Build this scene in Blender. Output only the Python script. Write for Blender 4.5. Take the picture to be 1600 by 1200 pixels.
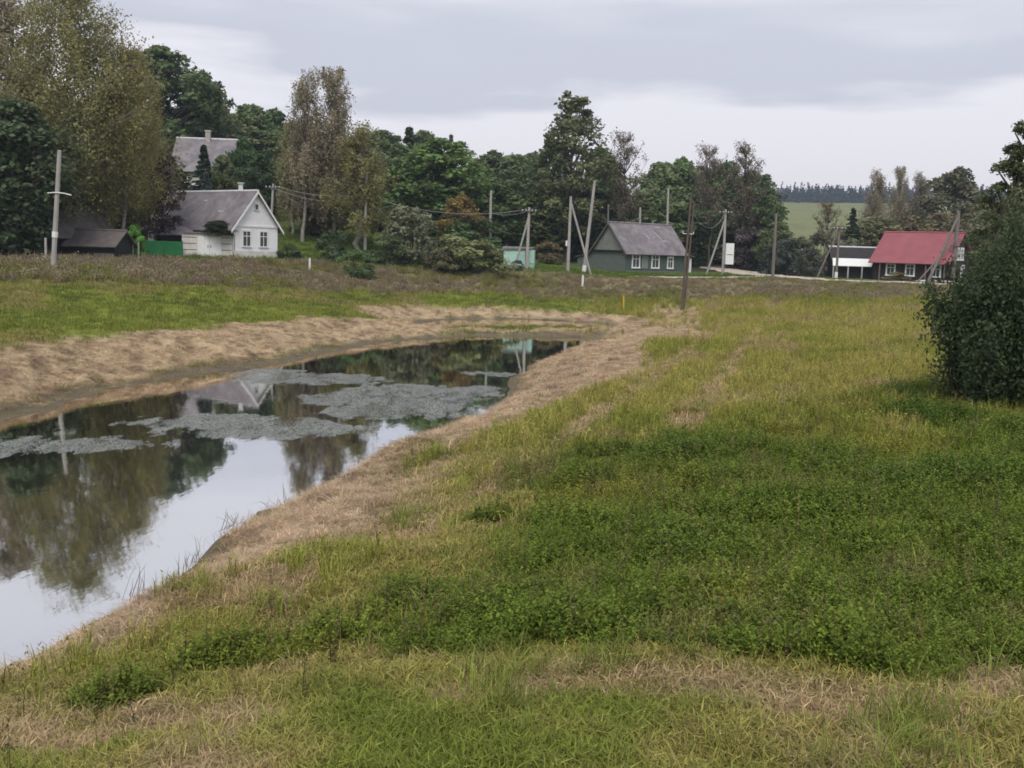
import bpy, math, random
import numpy as np
from mathutils import Vector, Matrix
scene = bpy.context.scene
for o in list(bpy.data.objects): bpy.data.objects.remove(o)
COL = scene.collection

# ---------------------------------------------------------------- camera (water level is z = 0, +Y is into the picture)
cam_data = bpy.data.cameras.new('camera'); cam = bpy.data.objects.new('camera', cam_data); COL.objects.link(cam)
cam_data.sensor_width = 36; cam_data.lens = 36*1700/1600
cam_data.clip_start = 0.1; cam_data.clip_end = 6000
PITCH = math.atan(211/1700); ROLL = math.radians(1.75)
cam.matrix_world = Matrix.Translation((0, 0, 5.2)) @ Matrix.Rotation(math.pi/2-PITCH, 4, 'X') @ Matrix.Rotation(ROLL, 4, 'Z')
scene.camera = cam
scene.render.resolution_x = 1024; scene.render.resolution_y = 768

# ---------------------------------------------------------------- overcast sky
SUN_EL, SUN_AZ = math.radians(52), math.radians(188)          # azimuth clockwise from +Y: behind the camera
world = bpy.data.worlds.new('World'); scene.world = world; world.use_nodes = True
wn = world.node_tree; wn.nodes.clear()
def nd(tree, t, **kw):
    n = tree.nodes.new(t)
    for k, v in kw.items(): setattr(n, k, v)
    return n
def ramp(tree, stops, fac=None):
    r = nd(tree, 'ShaderNodeValToRGB'); e = r.color_ramp.elements
    while len(e) < len(stops): e.new(0.5)
    for s, (p, c) in zip(e, stops): s.position = p; s.color = (*c, 1)
    if fac is not None: tree.links.new(fac, r.inputs[0])
    return r
def mth(tree, op, a, b=None, c=None):
    m = nd(tree, 'ShaderNodeMath', operation=op)
    for i, v in enumerate((a, b, c)):
        if v is None: continue
        if isinstance(v, (int, float)): m.inputs[i].default_value = v
        else: tree.links.new(v, m.inputs[i])
    return m.outputs[0]
sky = nd(wn, 'ShaderNodeTexSky', sky_type='NISHITA', sun_disc=False, sun_elevation=SUN_EL, sun_rotation=SUN_AZ, air_density=1.0, dust_density=2.0)
tc = nd(wn, 'ShaderNodeTexCoord'); sep = nd(wn, 'ShaderNodeSeparateXYZ'); wn.links.new(tc.outputs['Generated'], sep.inputs[0])
mp = nd(wn, 'ShaderNodeMapping'); mp.inputs['Scale'].default_value = (1.6, 1.6, 9.0); wn.links.new(tc.outputs['Generated'], mp.inputs[0])
nz = nd(wn, 'ShaderNodeTexNoise'); nz.inputs['Scale'].default_value = 1.3; nz.inputs['Detail'].default_value = 5; nz.inputs['Roughness'].default_value = 0.5
wn.links.new(mp.outputs[0], nz.inputs['Vector'])
mp2 = nd(wn, 'ShaderNodeMapping'); mp2.inputs['Scale'].default_value = (5, 5, 30); wn.links.new(tc.outputs['Generated'], mp2.inputs[0])
nz2 = nd(wn, 'ShaderNodeTexNoise'); nz2.inputs['Scale'].default_value = 1.2; nz2.inputs['Detail'].default_value = 5
wn.links.new(mp2.outputs[0], nz2.inputs['Vector'])
el = mth(wn, 'ADD', sep.outputs[2], mth(wn, 'MULTIPLY', mth(wn, 'SUBTRACT', nz.outputs[0], 0.5), 0.22))
el = mth(wn, 'ADD', el, mth(wn, 'MULTIPLY', mth(wn, 'SUBTRACT', nz2.outputs[0], 0.5), 0.075))
clouds = ramp(wn, [(0.0, (.79,.745,.785)), (0.06, (.79,.75,.795)), (0.130, (.77,.755,.805)), (0.155, (.54,.55,.63)), (0.19, (.55,.565,.645)), (0.235, (.68,.69,.755)), (0.40, (.60,.615,.70)), (1.0, (.63,.645,.72))], el)
mx = nd(wn, 'ShaderNodeMix', data_type='RGBA'); mx.inputs[0].default_value = 0.92
skm = nd(wn, 'ShaderNodeVectorMath', operation='SCALE'); skm.inputs['Scale'].default_value = 0.10
wn.links.new(sky.outputs[0], skm.inputs[0]); wn.links.new(skm.outputs[0], mx.inputs[6]); wn.links.new(clouds.outputs[0], mx.inputs[7])
bg = nd(wn, 'ShaderNodeBackground'); bg.inputs[1].default_value = 0.74
wn.links.new(mx.outputs[2], bg.inputs[0])
wo = nd(wn, 'ShaderNodeOutputWorld'); wn.links.new(bg.outputs[0], wo.inputs[0])

sun_data = bpy.data.lights.new('sun', 'SUN'); sun_data.energy = 1.5; sun_data.angle = math.radians(30); sun_data.color = (1, .96, .90)
sun = bpy.data.objects.new('sun', sun_data); COL.objects.link(sun)
_d = Vector((math.sin(SUN_AZ)*math.cos(SUN_EL), math.cos(SUN_AZ)*math.cos(SUN_EL), math.sin(SUN_EL)))
sun.rotation_euler = _d.to_track_quat('Z', 'Y').to_euler(); sun.location = _d*60

vs = scene.view_settings; vs.view_transform = 'Standard'; vs.look = 'None'; vs.exposure = 0.72; vs.gamma = 1.0; vs.use_curve_mapping = False
scene.cycles.filter_width = 1.7          # the photograph is soft
scene.cycles.use_adaptive_sampling = True; scene.cycles.adaptive_threshold = 0.02
scene.cycles.max_bounces = 6; scene.cycles.diffuse_bounces = 3; scene.cycles.transmission_bounces = 4
scene.cycles.caustics_reflective = False; scene.cycles.caustics_refractive = False
# ==TERRAIN==
POND = [(-6.01,12.45),(-5.74,13.71),(-5.32,15.02),(-4.99,16.4),(-5.16,18.53),(-4.59,21.47),(-3.95,23.64),(-3.03,25.83),(-2.11,30.03),
        (-0.72,34.13),(-0.12,38.35),(0.18,45.44),(1.25,51.62),(3.12,54.09),(5.18,62.7),(3.89,65.41),(0.68,64.67),(-1.98,64.14),(-4.28,61.44),
        (-7.01,57.93),(-8.81,50.97),(-9.92,45.82),(-11.36,43.24),(-12.76,39.69),(-13.56,36.26),(-13.88,32.35),(-14.3,28.0),(-14.6,20.0),
        (-14.4,12.0),(-13.0,8.5),(-10.5,7.6),(-8.0,8.6),(-6.6,10.4)]
CHANNEL = [(-6.53,72.56),(-4.73,78.02),(-0.15,80.92),(3.65,80.51),(7.52,78.79),(5.2,71.6),(-0.11,69.2),(-4.6,68.4)]
CTRL = [(0,-12,3.4),(-20,-10,3.4),(20,-10,3.6),(0,0,3.2),(-6,1,2.7),(8,0,3.2),(0,7,2.2),(5,8,2.25),(-3,8,1.55),(-2,12,1.6),(-4,10,1.25),(-3.2,15,1.15),(-2,19,1.15),(2,12,2.05),
        (8,14,2.25),(12,22,2.3),(4,22,1.95),(0,20.3,1.6),(2.7,30.7,1.35),(8,35,1.7),(18,35,2.2),(9,59,1.0),(20,60,1.3),(35,80,1.9),
        (12,92,0.95),(0,86,.85),(-8,80,.95),(-12,66,1.15),(-15,50,1.3),(-17,37,1.4),(-20,25,1.6),(-22,10,2.2),(-35,20,2.6),(-40,40,2.6),
        (-30,59,2.6),(-20,70,2.5),(-31,72,2.95),(-10,92,2.2),(-24,98,3.85),(-13,108,3.8),(1.7,110,3.26),(6,116,2.95),(12,125,3.14),
        (28,118,3.05),(26,110,2.9),(46,130,2.9),(49.5,124,2.94),(-37,130,10.8),(-50,110,6),(-60,95,4.4),(-40,100,4.2),(-37,113,5.6),
        (-22,118,6.2),(-18,130,7),(-45,155,13),(-10,150,6),(20,160,4),(60,160,4),(-85,150,14),(-60,72,3.2),(-45,85,3.5),(75,110,3.2),
        (90,60,3),(40,30,2.6),(30,10,3),(60,200,4.5),(-20,200,9),(-90,210,16),(110,180,4.5),(-45,-10,3.4),(50,-10,3.6)]
def _tps():
    P = np.array([c[:2] for c in CTRL], float); Z = np.array([c[2] for c in CTRL], float)
    n = len(P); r2 = ((P[:,None]-P[None])**2).sum(-1)
    K = np.where(r2 > 0, r2*np.log(r2+1e-9), 0)*0.5 + np.eye(n)*2.0
    Q = np.c_[np.ones(n), P]
    A = np.zeros((n+3, n+3)); A[:n,:n] = K; A[:n,n:] = Q; A[n:,:n] = Q.T
    s = np.linalg.solve(A, np.r_[Z, 0, 0, 0])
    return P, s[:n], s[n:]
_TP, _TW, _TA = _tps()
def sstep(a, b, v):
    t = np.clip((v-a)/(b-a), 0, 1); return t*t*(3-2*t)
def vnoise(x, y, seed=0):
    xi = np.floor(x); yi = np.floor(y); fx = x-xi; fy = y-yi
    fx = fx*fx*(3-2*fx); fy = fy*fy*(3-2*fy)
    def h(i, j):
        k = np.sin(i*127.1+j*311.7+seed*74.7)*43758.5453
        return k-np.floor(k)
    return (h(xi,yi)*(1-fx)+h(xi+1,yi)*fx)*(1-fy)+(h(xi,yi+1)*(1-fx)+h(xi+1,yi+1)*fx)*fy
def fbm(x, y, seed=0, o=4):
    s = 0; a = 0.5; n = 0
    for k in range(o):
        s = s+a*vnoise(x, y, seed+k); n += a; a *= 0.5; x = x*2.03+3.1; y = y*1.97+1.7
    return s/n
def polydist(poly, x, y):
    d2 = np.full(x.shape, 1e9); inside = np.zeros(x.shape, bool); n = len(poly)
    for i in range(n):
        ax, ay = poly[i]; bx, by = poly[(i+1) % n]
        ex, ey = bx-ax, by-ay
        t = np.clip(((x-ax)*ex+(y-ay)*ey)/(ex*ex+ey*ey), 0, 1)
        d2 = np.minimum(d2, (x-ax-t*ex)**2+(y-ay-t*ey)**2)
        c = ((ay > y) != (by > y))
        xs = ax+(y-ay)*ex/(ey if abs(ey) > 1e-9 else 1e-9)
        inside ^= c & (x < xs)
    d = np.sqrt(d2)
    return np.where(inside, -d, d)
def pond_d(x, y):                       # signed distance to the water's edge, with a ragged shoreline
    d1 = polydist(POND, x, y); d2 = polydist(CHANNEL, x, y)
    d = np.minimum(d1, d2)
    return d+(fbm(x*0.9, y*0.5, 5, 3)-0.5)*0.9*np.exp(-np.abs(d)/2.0)
def side(x, y):                         # 0 = the mown left bank, 1 = the right bank
    c = np.interp(y, [8,30,45,60,75,95], [-9.5,-8,-5,0,4,8]); return sstep(-3, 3, x-c)
def plateau(x, y):
    shp = x.shape; X = x.ravel(); Y = y.ravel(); out = np.empty(X.shape)
    for i in range(0, len(X), 20000):
        a = X[i:i+20000]; b = Y[i:i+20000]
        r2 = (a[:,None]-_TP[:,0])**2+(b[:,None]-_TP[:,1])**2
        out[i:i+20000] = (0.5*r2*np.log(r2+1e-9))@_TW+_TA[0]+_TA[1]*a+_TA[2]*b
    return out.reshape(shp)
def height(x, y):
    x = np.asarray(x, float); y = np.asarray(y, float)
    R = np.hypot(x, y)
    B = plateau(np.clip(x, -120, 120), np.clip(y, -20, 210))
    far = 4+51*sstep(280, 1080, R)+4*(fbm(x*0.006, y*0.006, 9, 3)-0.5)*sstep(200, 600, R)
    B = B+(far-B)*sstep(150, 260, R)
    d = pond_d(x, y); sd = side(x, y)
    w = 4.6+(np.interp(y, [20, 40], [2.6, 3.1])-4.6)*sd
    t = np.clip(d/w, 0, 1)
    s = sd*(0.35*t+0.65*t*t*(3-2*t))+(1-sd)*(t*t*(3-2*t))
    z = np.where(d > 0, B*s, np.maximum(d*0.35, -0.8))
    m = sstep(0.2, 2.0, d)*(1-sstep(150, 300, R))
    z = z+m*((fbm(x*0.45, y*0.45, 1, 3)-0.5)*0.22+(fbm(x*2.2, y*2.2, 2, 3)-0.5)*0.10)
    hay = sstep(0.3, 1.0, d)*(1-sstep(2.5, 5.5, d))
    z = z+hay*((fbm(x*1.6+y*0.5, y*0.5-x*0.2, 3, 3)-0.5)*0.34+(fbm(x*2.3+y*2.6, (x-y)*0.5, 8, 2)-0.5)*0.16)
    return z
def hz(x, y): return float(height(np.array([x]), np.array([y]))[0])
# ==END==
# ---------------------------------------------------------------- helpers
rng = np.random.default_rng(11)
random.seed(4)
def link(o, parent=None):
    COL.objects.link(o)
    if parent is not None: o.parent = parent
    return o
def tag(o, label=None, cat=None, group=None, kind=None):
    if label: o['label'] = label
    if cat: o['category'] = cat
    if group: o['group'] = group
    if kind: o['kind'] = kind
    return o
def empty(name, loc, rz=0, label=None, cat=None, group=None):
    o = bpy.data.objects.new(name, None); o.location = loc; o.rotation_euler = (0, 0, rz); o.empty_display_size = 0.3
    link(o); return tag(o, label, cat, group)
class MB:
    def __init__(s): s.v = []; s.f = []
    def poly(s, pts):
        n = len(s.v); s.v += [tuple(p) for p in pts]; s.f.append(tuple(range(n, n+len(pts))))
    def hexa(s, p):                       # 8 points: bottom ring 0-3, top ring 4-7
        n = len(s.v); s.v += [tuple(q) for q in p]
        for f in ((3,2,1,0),(4,5,6,7),(0,1,5,4),(1,2,6,5),(2,3,7,6),(3,0,4,7)): s.f.append(tuple(n+i for i in f))
    def box(s, x0, x1, y0, y1, z0, z1):
        s.hexa([(x0,y0,z0),(x1,y0,z0),(x1,y1,z0),(x0,y1,z0),(x0,y0,z1),(x1,y0,z1),(x1,y1,z1),(x0,y1,z1)]); return s
    def obox(s, o, u, v, n, a0, a1, b0, b1, c0, c1):   # box in the frame o + a*u + b*v + c*n
        o, u, v, n = map(Vector, (o, u, v, n))
        s.hexa([o+u*a+v*b+n*c for c in (c0, c1) for a, b in ((a0,b0),(a1,b0),(a1,b1),(a0,b1))]); return s
    def tube(s, pts, rad, sides=6, cap=True):
        pts = [Vector(p) for p in pts]; n0 = len(s.v)
        if isinstance(rad, (int, float)): rad = [rad]*len(pts)
        for i, p in enumerate(pts):
            d = (pts[min(i+1, len(pts)-1)]-pts[max(i-1, 0)]); d = d.normalized() if d.length else Vector((0,0,1))
            a = d.cross(Vector((0.31,0.95,0.05))).normalized(); b = d.cross(a)
            for k in range(sides):
                t = 2*math.pi*k/sides; s.v.append(tuple(p+(a*math.cos(t)+b*math.sin(t))*rad[i]))
        for i in range(len(pts)-1):
            for k in range(sides):
                q = n0+i*sides; s.f.append((q+k, q+(k+1) % sides, q+sides+(k+1) % sides, q+sides+k))
        if cap:
            s.f.append(tuple(n0+k for k in reversed(range(sides)))); s.f.append(tuple(n0+(len(pts)-1)*sides+k for k in range(sides)))
        return s
    def mesh(s, name, m, smooth=False):
        me = bpy.data.meshes.new(name); me.from_pydata(s.v, [], s.f)
        if m is not None: me.materials.append(m)
        if smooth: me.polygons.foreach_set('use_smooth', [True]*len(me.polygons))
        me.update(); return me
    def build(s, name, m, parent=None, smooth=False):
        return link(bpy.data.objects.new(name, s.mesh(name, m, smooth)), parent)
def obj(name, me, parent=None): return link(bpy.data.objects.new(name, me), parent)

def new_mat(name):
    m = bpy.data.materials.new(name); m.use_nodes = True; t = m.node_tree; t.nodes.clear()
    out = nd(t, 'ShaderNodeOutputMaterial'); b = nd(t, 'ShaderNodeBsdfPrincipled'); t.links.new(b.outputs[0], out.inputs[0])
    return m, t, b, out
def noise(t, scale, detail=4, vec=None, rough=0.55):
    n = nd(t, 'ShaderNodeTexNoise'); n.inputs['Scale'].default_value = scale; n.inputs['Detail'].default_value = detail; n.inputs['Roughness'].default_value = rough
    if vec is not None: t.links.new(vec, n.inputs['Vector'])
    return n.outputs[0]
def mat(name, col, rough=0.75, var=0.3, scale=3.0, bump=0.15, bscale=25, stretch=(1,1,1), dirt=None, dirt_amt=0.5, metal=0, spec=0.3):
    m, t, b, out = new_mat(name)
    tcn = nd(t, 'ShaderNodeTexCoord'); mpn = nd(t, 'ShaderNodeMapping'); mpn.inputs['Scale'].default_value = stretch
    t.links.new(tcn.outputs['Object'], mpn.inputs[0]); v = mpn.outputs[0]
    lo = tuple(c*(1-var) for c in col); hi = tuple(min(1, c*(1+var)) for c in col)
    r = ramp(t, [(0.3, lo), (0.7, hi)], noise(t, scale, 5, v)); colout = r.outputs[0]
    if dirt:
        mix = nd(t, 'ShaderNodeMix', data_type='RGBA'); mix.inputs[7].default_value = (*dirt, 1)
        rr = nd(t, 'ShaderNodeMapRange'); rr.inputs[1].default_value = 0.5; rr.inputs[2].default_value = 0.72; rr.inputs[4].default_value = dirt_amt
        t.links.new(noise(t, scale*0.45, 6, v, 0.65), rr.inputs[0]); t.links.new(rr.outputs[0], mix.inputs[0]); t.links.new(colout, mix.inputs[6]); colout = mix.outputs[2]
    t.links.new(colout, b.inputs['Base Color']); b.inputs['Roughness'].default_value = rough; b.inputs['Metallic'].default_value = metal
    b.inputs['Specular IOR Level'].default_value = spec
    if bump:
        bn = nd(t, 'ShaderNodeBump'); bn.inputs['Strength'].default_value = bump; bn.inputs['Distance'].default_value = 0.03
        t.links.new(noise(t, bscale, 3, v), bn.inputs['Height']); t.links.new(bn.outputs[0], b.inputs['Normal'])
    return m
def board_mat(name, col, pitch=0.14, axis=2, var=0.25, dirt=None):     # horizontal (axis 2) or upright boards: fine relief only
    m, t, b, out = new_mat(name)
    tcn = nd(t, 'ShaderNodeTexCoord'); sp = nd(t, 'ShaderNodeSeparateXYZ'); t.links.new(tcn.outputs['Object'], sp.inputs[0])
    st = [2.0, 2.0, 2.0]; st[axis] = 14.0
    mpn = nd(t, 'ShaderNodeMapping'); mpn.inputs['Scale'].default_value = st; t.links.new(tcn.outputs['Object'], mpn.inputs[0])
    r = ramp(t, [(0.3, tuple(c*(1-var) for c in col)), (0.72, tuple(c*(1+var) for c in col))], noise(t, 1.2, 5, mpn.outputs[0])); c = r.outputs[0]
    if dirt:
        mix = nd(t, 'ShaderNodeMix', data_type='RGBA'); mix.inputs[7].default_value = (*dirt, 1)
        rr = nd(t, 'ShaderNodeMapRange'); rr.inputs[1].default_value = 0.5; rr.inputs[2].default_value = 0.75; rr.inputs[4].default_value = 0.6
        t.links.new(noise(t, 1.1, 6, tcn.outputs['Object'], 0.65), rr.inputs[0]); t.links.new(rr.outputs[0], mix.inputs[0]); t.links.new(c, mix.inputs[6]); c = mix.outputs[2]
    t.links.new(c, b.inputs['Base Color']); b.inputs['Roughness'].default_value = 0.7; b.inputs['Specular IOR Level'].default_value = 0.25
    saw = mth(t, 'FRACT', mth(t, 'DIVIDE', sp.outputs[axis], pitch))
    bn = nd(t, 'ShaderNodeBump'); bn.inputs['Strength'].default_value = 0.6; bn.inputs['Distance'].default_value = 0.02
    t.links.new(saw, bn.inputs['Height']); t.links.new(bn.outputs[0], b.inputs['Normal'])
    return m

M = dict(
    slate=mat('grey_slate', (.19,.172,.182), 0.8, 0.3, 1.2, 0.4, 9, (1,1,1), (.12,.10,.09), 0.7),
    slate2=mat('pale_slate', (.25,.21,.23), 0.8, 0.3, 1.0, 0.4, 9, (1,1,1), (.15,.12,.11), 0.6),
    old_slate=mat('old_slate', (.12,.105,.10), 0.85, 0.3, 1.6, 0.4, 9, (1,1,1), (.10,.09,.08), 0.6),
    ridge=mat('ridge_metal', (.55,.53,.54), 0.6, 0.15, 3, 0.1),
    patch=mat('roof_patch', (.42,.38,.40), 0.7, 0.2, 3, 0.1),
    red_roof=mat('red_roof', (.27,.078,.088), 0.5, 0.15, 0.8, 0.15, 6, (1,1,1), (.23,.085,.095), 0.6),
    white=mat('white_wall', (.80,.80,.815), 0.8, 0.05, 1.5, 0.1, 14, (1,1,1), (.66,.65,.64), 0.5),
    white2=mat('white_paint', (.74,.74,.73), 0.6, 0.06, 4, 0.05),
    plaster=mat('cream_plaster', (.62,.58,.55), 0.85, 0.15, 1.5, 0.2, 14, (1,1,1), (.32,.29,.26), 0.6),
    green_board=board_mat('green_boards', (.13,.15,.14), 0.16, 2, 0.2, (.17,.17,.16)),
    green_front=board_mat('dark_green_boards', (.085,.115,.10), 0.16, 2, 0.2, (.05,.07,.06)),
    grey_board=board_mat('grey_boards', (.21,.22,.20), 0.13, 0, 0.2),
    brown_board=board_mat('brown_boards', (.035,.02,.02), 0.16, 2, 0.3),
    black_board=board_mat('tarred_boards', (.03,.027,.026), 0.16, 2, 0.35),
    turq=mat('turquoise_paint', (.40,.60,.52), 0.6, 0.1, 1.2, 0.1, 12, (1,1,1), (.30,.45,.39), 0.5),
    fence_green=mat('green_fence_paint', (.015,.135,.045), 0.5, 0.15, 1.5, 0.05),
    concrete=mat('pole_concrete', (.36,.34,.32), 0.9, 0.15, 3, 0.2, 20, (1,1,.4), (.22,.21,.20), 0.6),
    pole_wood=mat('weathered_pole_wood', (.17,.15,.135), 0.9, 0.3, 4, 0.3, 20, (3,3,.3)),
    dark_metal=mat('dark_metal', (.06,.06,.065), 0.5, 0.2, 5, 0),
    porcelain=mat('porcelain', (.75,.75,.73), 0.25, 0.05, 5, 0),
    yellow=mat('yellow_paint', (.55,.36,.05), 0.7, 0.2, 5, 0.1),
    brick=mat('chimney_brick', (.40,.35,.32), 0.9, 0.25, 5, 0.3),
    dark=mat('dark_interior', (.02,.018,.017), 0.9, 0.2, 3, 0),
    bark=mat('bark', (.075,.06,.048), 0.95, 0.35, 5, 0.5, 20, (2,2,.5)),
    birch=mat('birch_bark', (.33,.31,.28), 0.85, 0.2, 5, 0.2, 20, (.6,.6,3), (.06,.05,.045), 0.9),
    soil=mat('dark_soil', (.03,.024,.022), 0.95, 0.3, 12, 0.5),
)
def glass_mat():
    m, t, b, out = new_mat('window_glass')
    b.inputs['Base Color'].default_value = (.06,.065,.075,1); b.inputs['Roughness'].default_value = 0.06; b.inputs['Specular IOR Level'].default_value = 0.8
    return m
M['glass'] = glass_mat()
def leaf_mat():                            # the tree's own colour (object colour; far wood adds haze blue) varied leaf by leaf
    m, t, b, out = new_mat('foliage')
    oi = nd(t, 'ShaderNodeObjectInfo'); at = nd(t, 'ShaderNodeAttribute', attribute_name='tint'); ah = nd(t, 'ShaderNodeAttribute', attribute_name='hue')
    sc = nd(t, 'ShaderNodeVectorMath', operation='SCALE'); t.links.new(oi.outputs['Color'], sc.inputs[0])
    t.links.new(mth(t, 'MULTIPLY_ADD', at.outputs['Fac'], 1.1, 0.45), sc.inputs['Scale'])
    hs = nd(t, 'ShaderNodeHueSaturation'); t.links.new(sc.outputs[0], hs.inputs['Color'])
    t.links.new(mth(t, 'MULTIPLY_ADD', ah.outputs['Fac'], 0.06, 0.47), hs.inputs['Hue'])
    hs.inputs['Saturation'].default_value = 1.0
    t.links.new(hs.outputs[0], b.inputs['Base Color']); b.inputs['Roughness'].default_value = 0.55; b.inputs['Specular IOR Level'].default_value = 0.25
    tr = nd(t, 'ShaderNodeBsdfTranslucent'); t.links.new(hs.outputs[0], tr.inputs[0])
    ms = nd(t, 'ShaderNodeMixShader'); ms.inputs[0].default_value = 0.35
    t.links.new(b.outputs[0], ms.inputs[1]); t.links.new(tr.outputs[0], ms.inputs[2]); t.links.new(ms.outputs[0], out.inputs[0])
    return m
M['leaf'] = leaf_mat()
def blade_mat():                           # ground plants: colour per plant (instance attribute) varied blade by blade
    m, t, b, out = new_mat('ground_plants')
    ai = nd(t, 'ShaderNodeAttribute', attribute_name='col', attribute_type='INSTANCER'); at = nd(t, 'ShaderNodeAttribute', attribute_name='tint')
    sc = nd(t, 'ShaderNodeVectorMath', operation='SCALE'); t.links.new(ai.outputs['Color'], sc.inputs[0])
    t.links.new(mth(t, 'MULTIPLY_ADD', at.outputs['Fac'], 0.9, 0.55), sc.inputs['Scale'])
    t.links.new(sc.outputs[0], b.inputs['Base Color']); b.inputs['Roughness'].default_value = 0.7; b.inputs['Specular IOR Level'].default_value = 0.15
    tr = nd(t, 'ShaderNodeBsdfTranslucent'); t.links.new(sc.outputs[0], tr.inputs[0])
    ms = nd(t, 'ShaderNodeMixShader'); ms.inputs[0].default_value = 0.25
    t.links.new(b.outputs[0], ms.inputs[1]); t.links.new(tr.outputs[0], ms.inputs[2]); t.links.new(ms.outputs[0], out.inputs[0])
    return m
M['blade'] = blade_mat()

def np_mesh(name, V, Fq, m, attrs=None, smooth=False):        # V (n,3), Fq (k,3 or 4)
    me = bpy.data.meshes.new(name); k = Fq.shape[1]
    me.vertices.add(len(V)); me.vertices.foreach_set('co', np.ascontiguousarray(V, np.float32).ravel())
    me.loops.add(Fq.size); me.loops.foreach_set('vertex_index', np.ascontiguousarray(Fq, np.int32).ravel())
    me.polygons.add(len(Fq)); me.polygons.foreach_set('loop_start', np.arange(0, Fq.size, k, dtype=np.int32)); me.polygons.foreach_set('loop_total', np.full(len(Fq), k, np.int32))
    if smooth: me.polygons.foreach_set('use_smooth', np.ones(len(Fq), bool))
    if m is not None: me.materials.append(m)
    for nm, arr in (attrs or {}).items():
        if arr.ndim == 1:
            a = me.attributes.new(nm, 'FLOAT', 'POINT'); a.data.foreach_set('value', np.ascontiguousarray(arr, np.float32))
        else:
            a = me.attributes.new(nm, 'FLOAT_COLOR', 'POINT'); a.data.foreach_set('color', np.ascontiguousarray(np.c_[arr, np.ones(len(arr))], np.float32).ravel())
    me.update(calc_edges=True); me.validate(); return me

# ---------------------------------------------------------------- what grows where (world coordinates)
def biome(x, y):
    d = pond_d(x, y); sd = side(x, y)
    n = fbm(x*0.5, y*0.35, 21, 4)-0.5; n2 = fbm(x*1.6, y*1.2, 31, 3)-0.5; nb = fbm(x*0.12, y*0.1, 41, 3)-0.5
    wr = np.interp(y, [8,12,20,31,59,75,95], [2.5,3.1,4.0,4.8,6.2,3.2,3.0]); wl = np.interp(y, [25,37,50,66,80], [3.5,4.1,4.6,4.6,3.4])
    w = wl+(wr-wl)*sd
    hay = 1-sstep(-0.5, 0.7, d-w+n*1.5+n2*1.5)
    mud = np.maximum(1-sstep(0.0, 0.5, d-(0.75*(1-sd)+0.12)-n*0.8), sstep(63, 65.5, y)*(1-sstep(70.5, 72, y))*(1-sstep(1.2, 2.2, d)))*.85
    hay = hay*(1-mud*.9)
    q = ((x+4.2)*54-(y-16)*14)/55.8          # straight mower passes beside the bank
    stripe = (np.sin(q*6.283/2.0+1.0+n*1.0)*.8+n2*1.6-.05)*sstep(2.4, 3.6, q)*(1-sstep(6.5, 9.0, q))*sstep(13, 20, y)*(1-sstep(58, 72, y))*sd
    track = (1-sstep(1.2, 2.6, np.abs(x-np.interp(y, [50,60,80,92], [7.5,9.0,12.0,13.5]))))*sstep(48, 56, y)*(1-sstep(89, 93, y+n*3))
    hay = np.maximum(hay, track*0.9)
    yw = np.interp(x, [-60,-40,-28,-20,-11,-3,0,15,35,60], [48,52,60,68,85,90,92,94,90,86])+n*9
    weeds = sstep(-1.5, 1.5, y-yw)
    yard = sstep(-2, 2, y-np.interp(x, [-60,-30,-24,-12,0,8,20,30,50,70], [86,88,94,102,106,111,112,114,118,115])+n*4)
    xl = np.interp(y, [5,7,8,9,12,15,18.5,23,28], [9,2.6,0.2,-0.6,0.5,1.4,2.6,6.5,11])
    lush = sstep(-0.8, 0.6, x-xl+n*2.6+n2*1.2)*sstep(-0.5, 0.5, y-np.interp(x, [-3,.5,2.65,6], [8.3,8.3,7.2,6.4])+n*1.6)*(1-sstep(-1, 1, y-np.interp(x, [2.6,6.8,10.9,16], [18.5,23,27,29])+n*7))
    pt = 0.75*np.exp(-(((x+2.2)/0.9)**2+((y-8.8)/0.5)**2))+0.9*np.exp(-(((x+0.3)/1.0)**2+((y-9.5)/0.8)**2))
    pt = pt+0.8*np.exp(-(((x-0.6)/0.9)**2+((y-16.5)/1.4)**2))+0.7*np.exp(-(((x-10)/1.2)**2+((y-24.5)/2.2)**2))
    lush = np.maximum(lush, sstep(0.35, 0.6, pt+n2*0.4))
    tan = sum(np.exp(-(((x-cx)/rx)**2+((y-cy)/ry)**2)) for cx, cy, rx, ry in ((1.3,6.9,.7,.35),(2.1,6.4,.8,.4),(-2.9,7.1,.9,.6),(-1.4,14.2,.9,1.6),(.2,7.1,1.0,.3),(3.4,6.9,.5,.3),(-2.4,11.2,.6,.9),(4.0,21,1.0,2.0),(6.8,19.5,.8,.8),(3.6,7.3,.4,.25)))
    tan = sstep(.3, .7, tan+n2*.9)*sd
    lush = lush*(1-tan)
    dry = sstep(-2.0, 2.0, y-20+n*9+nb*6)*sd
    green = (1-sd)
    return dict(d=d, sd=sd, hay=hay, mud=mud, weeds=weeds, yard=yard, lush=lush, dry=dry, green=green, n=n, n2=n2, nb=nb, stripe=stripe, tan=tan)
ROAD_PTS = [(62,113),(45,112.5),(36,112.5),(32,113.5),(29.6,117),(28.6,124),(28.3,135),(27.6,150),(26,166)]
DRIVE_PTS = [(12.5,113.2),(17,113.0),(22,113.4),(27.5,117.4)]
def line_dist(pts, x, y):
    d2 = np.full(x.shape, 1e9)
    for (ax, ay), (bx, by) in zip(pts[:-1], pts[1:]):
        t = np.clip(((x-ax)*(bx-ax)+(y-ay)*(by-ay))/((bx-ax)**2+(by-ay)**2), 0, 1); d2 = np.minimum(d2, (x-ax-t*(bx-ax))**2+(y-ay-t*(by-ay))**2)
    return np.sqrt(d2)
def off_road(x, y): return (line_dist(ROAD_PTS, x, y) > 2.9) & (line_dist(DRIVE_PTS, x, y) > 1.1)
def mixc(a, b, t): return a+(np.asarray(b, float)-a)*t[:,None]
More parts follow.
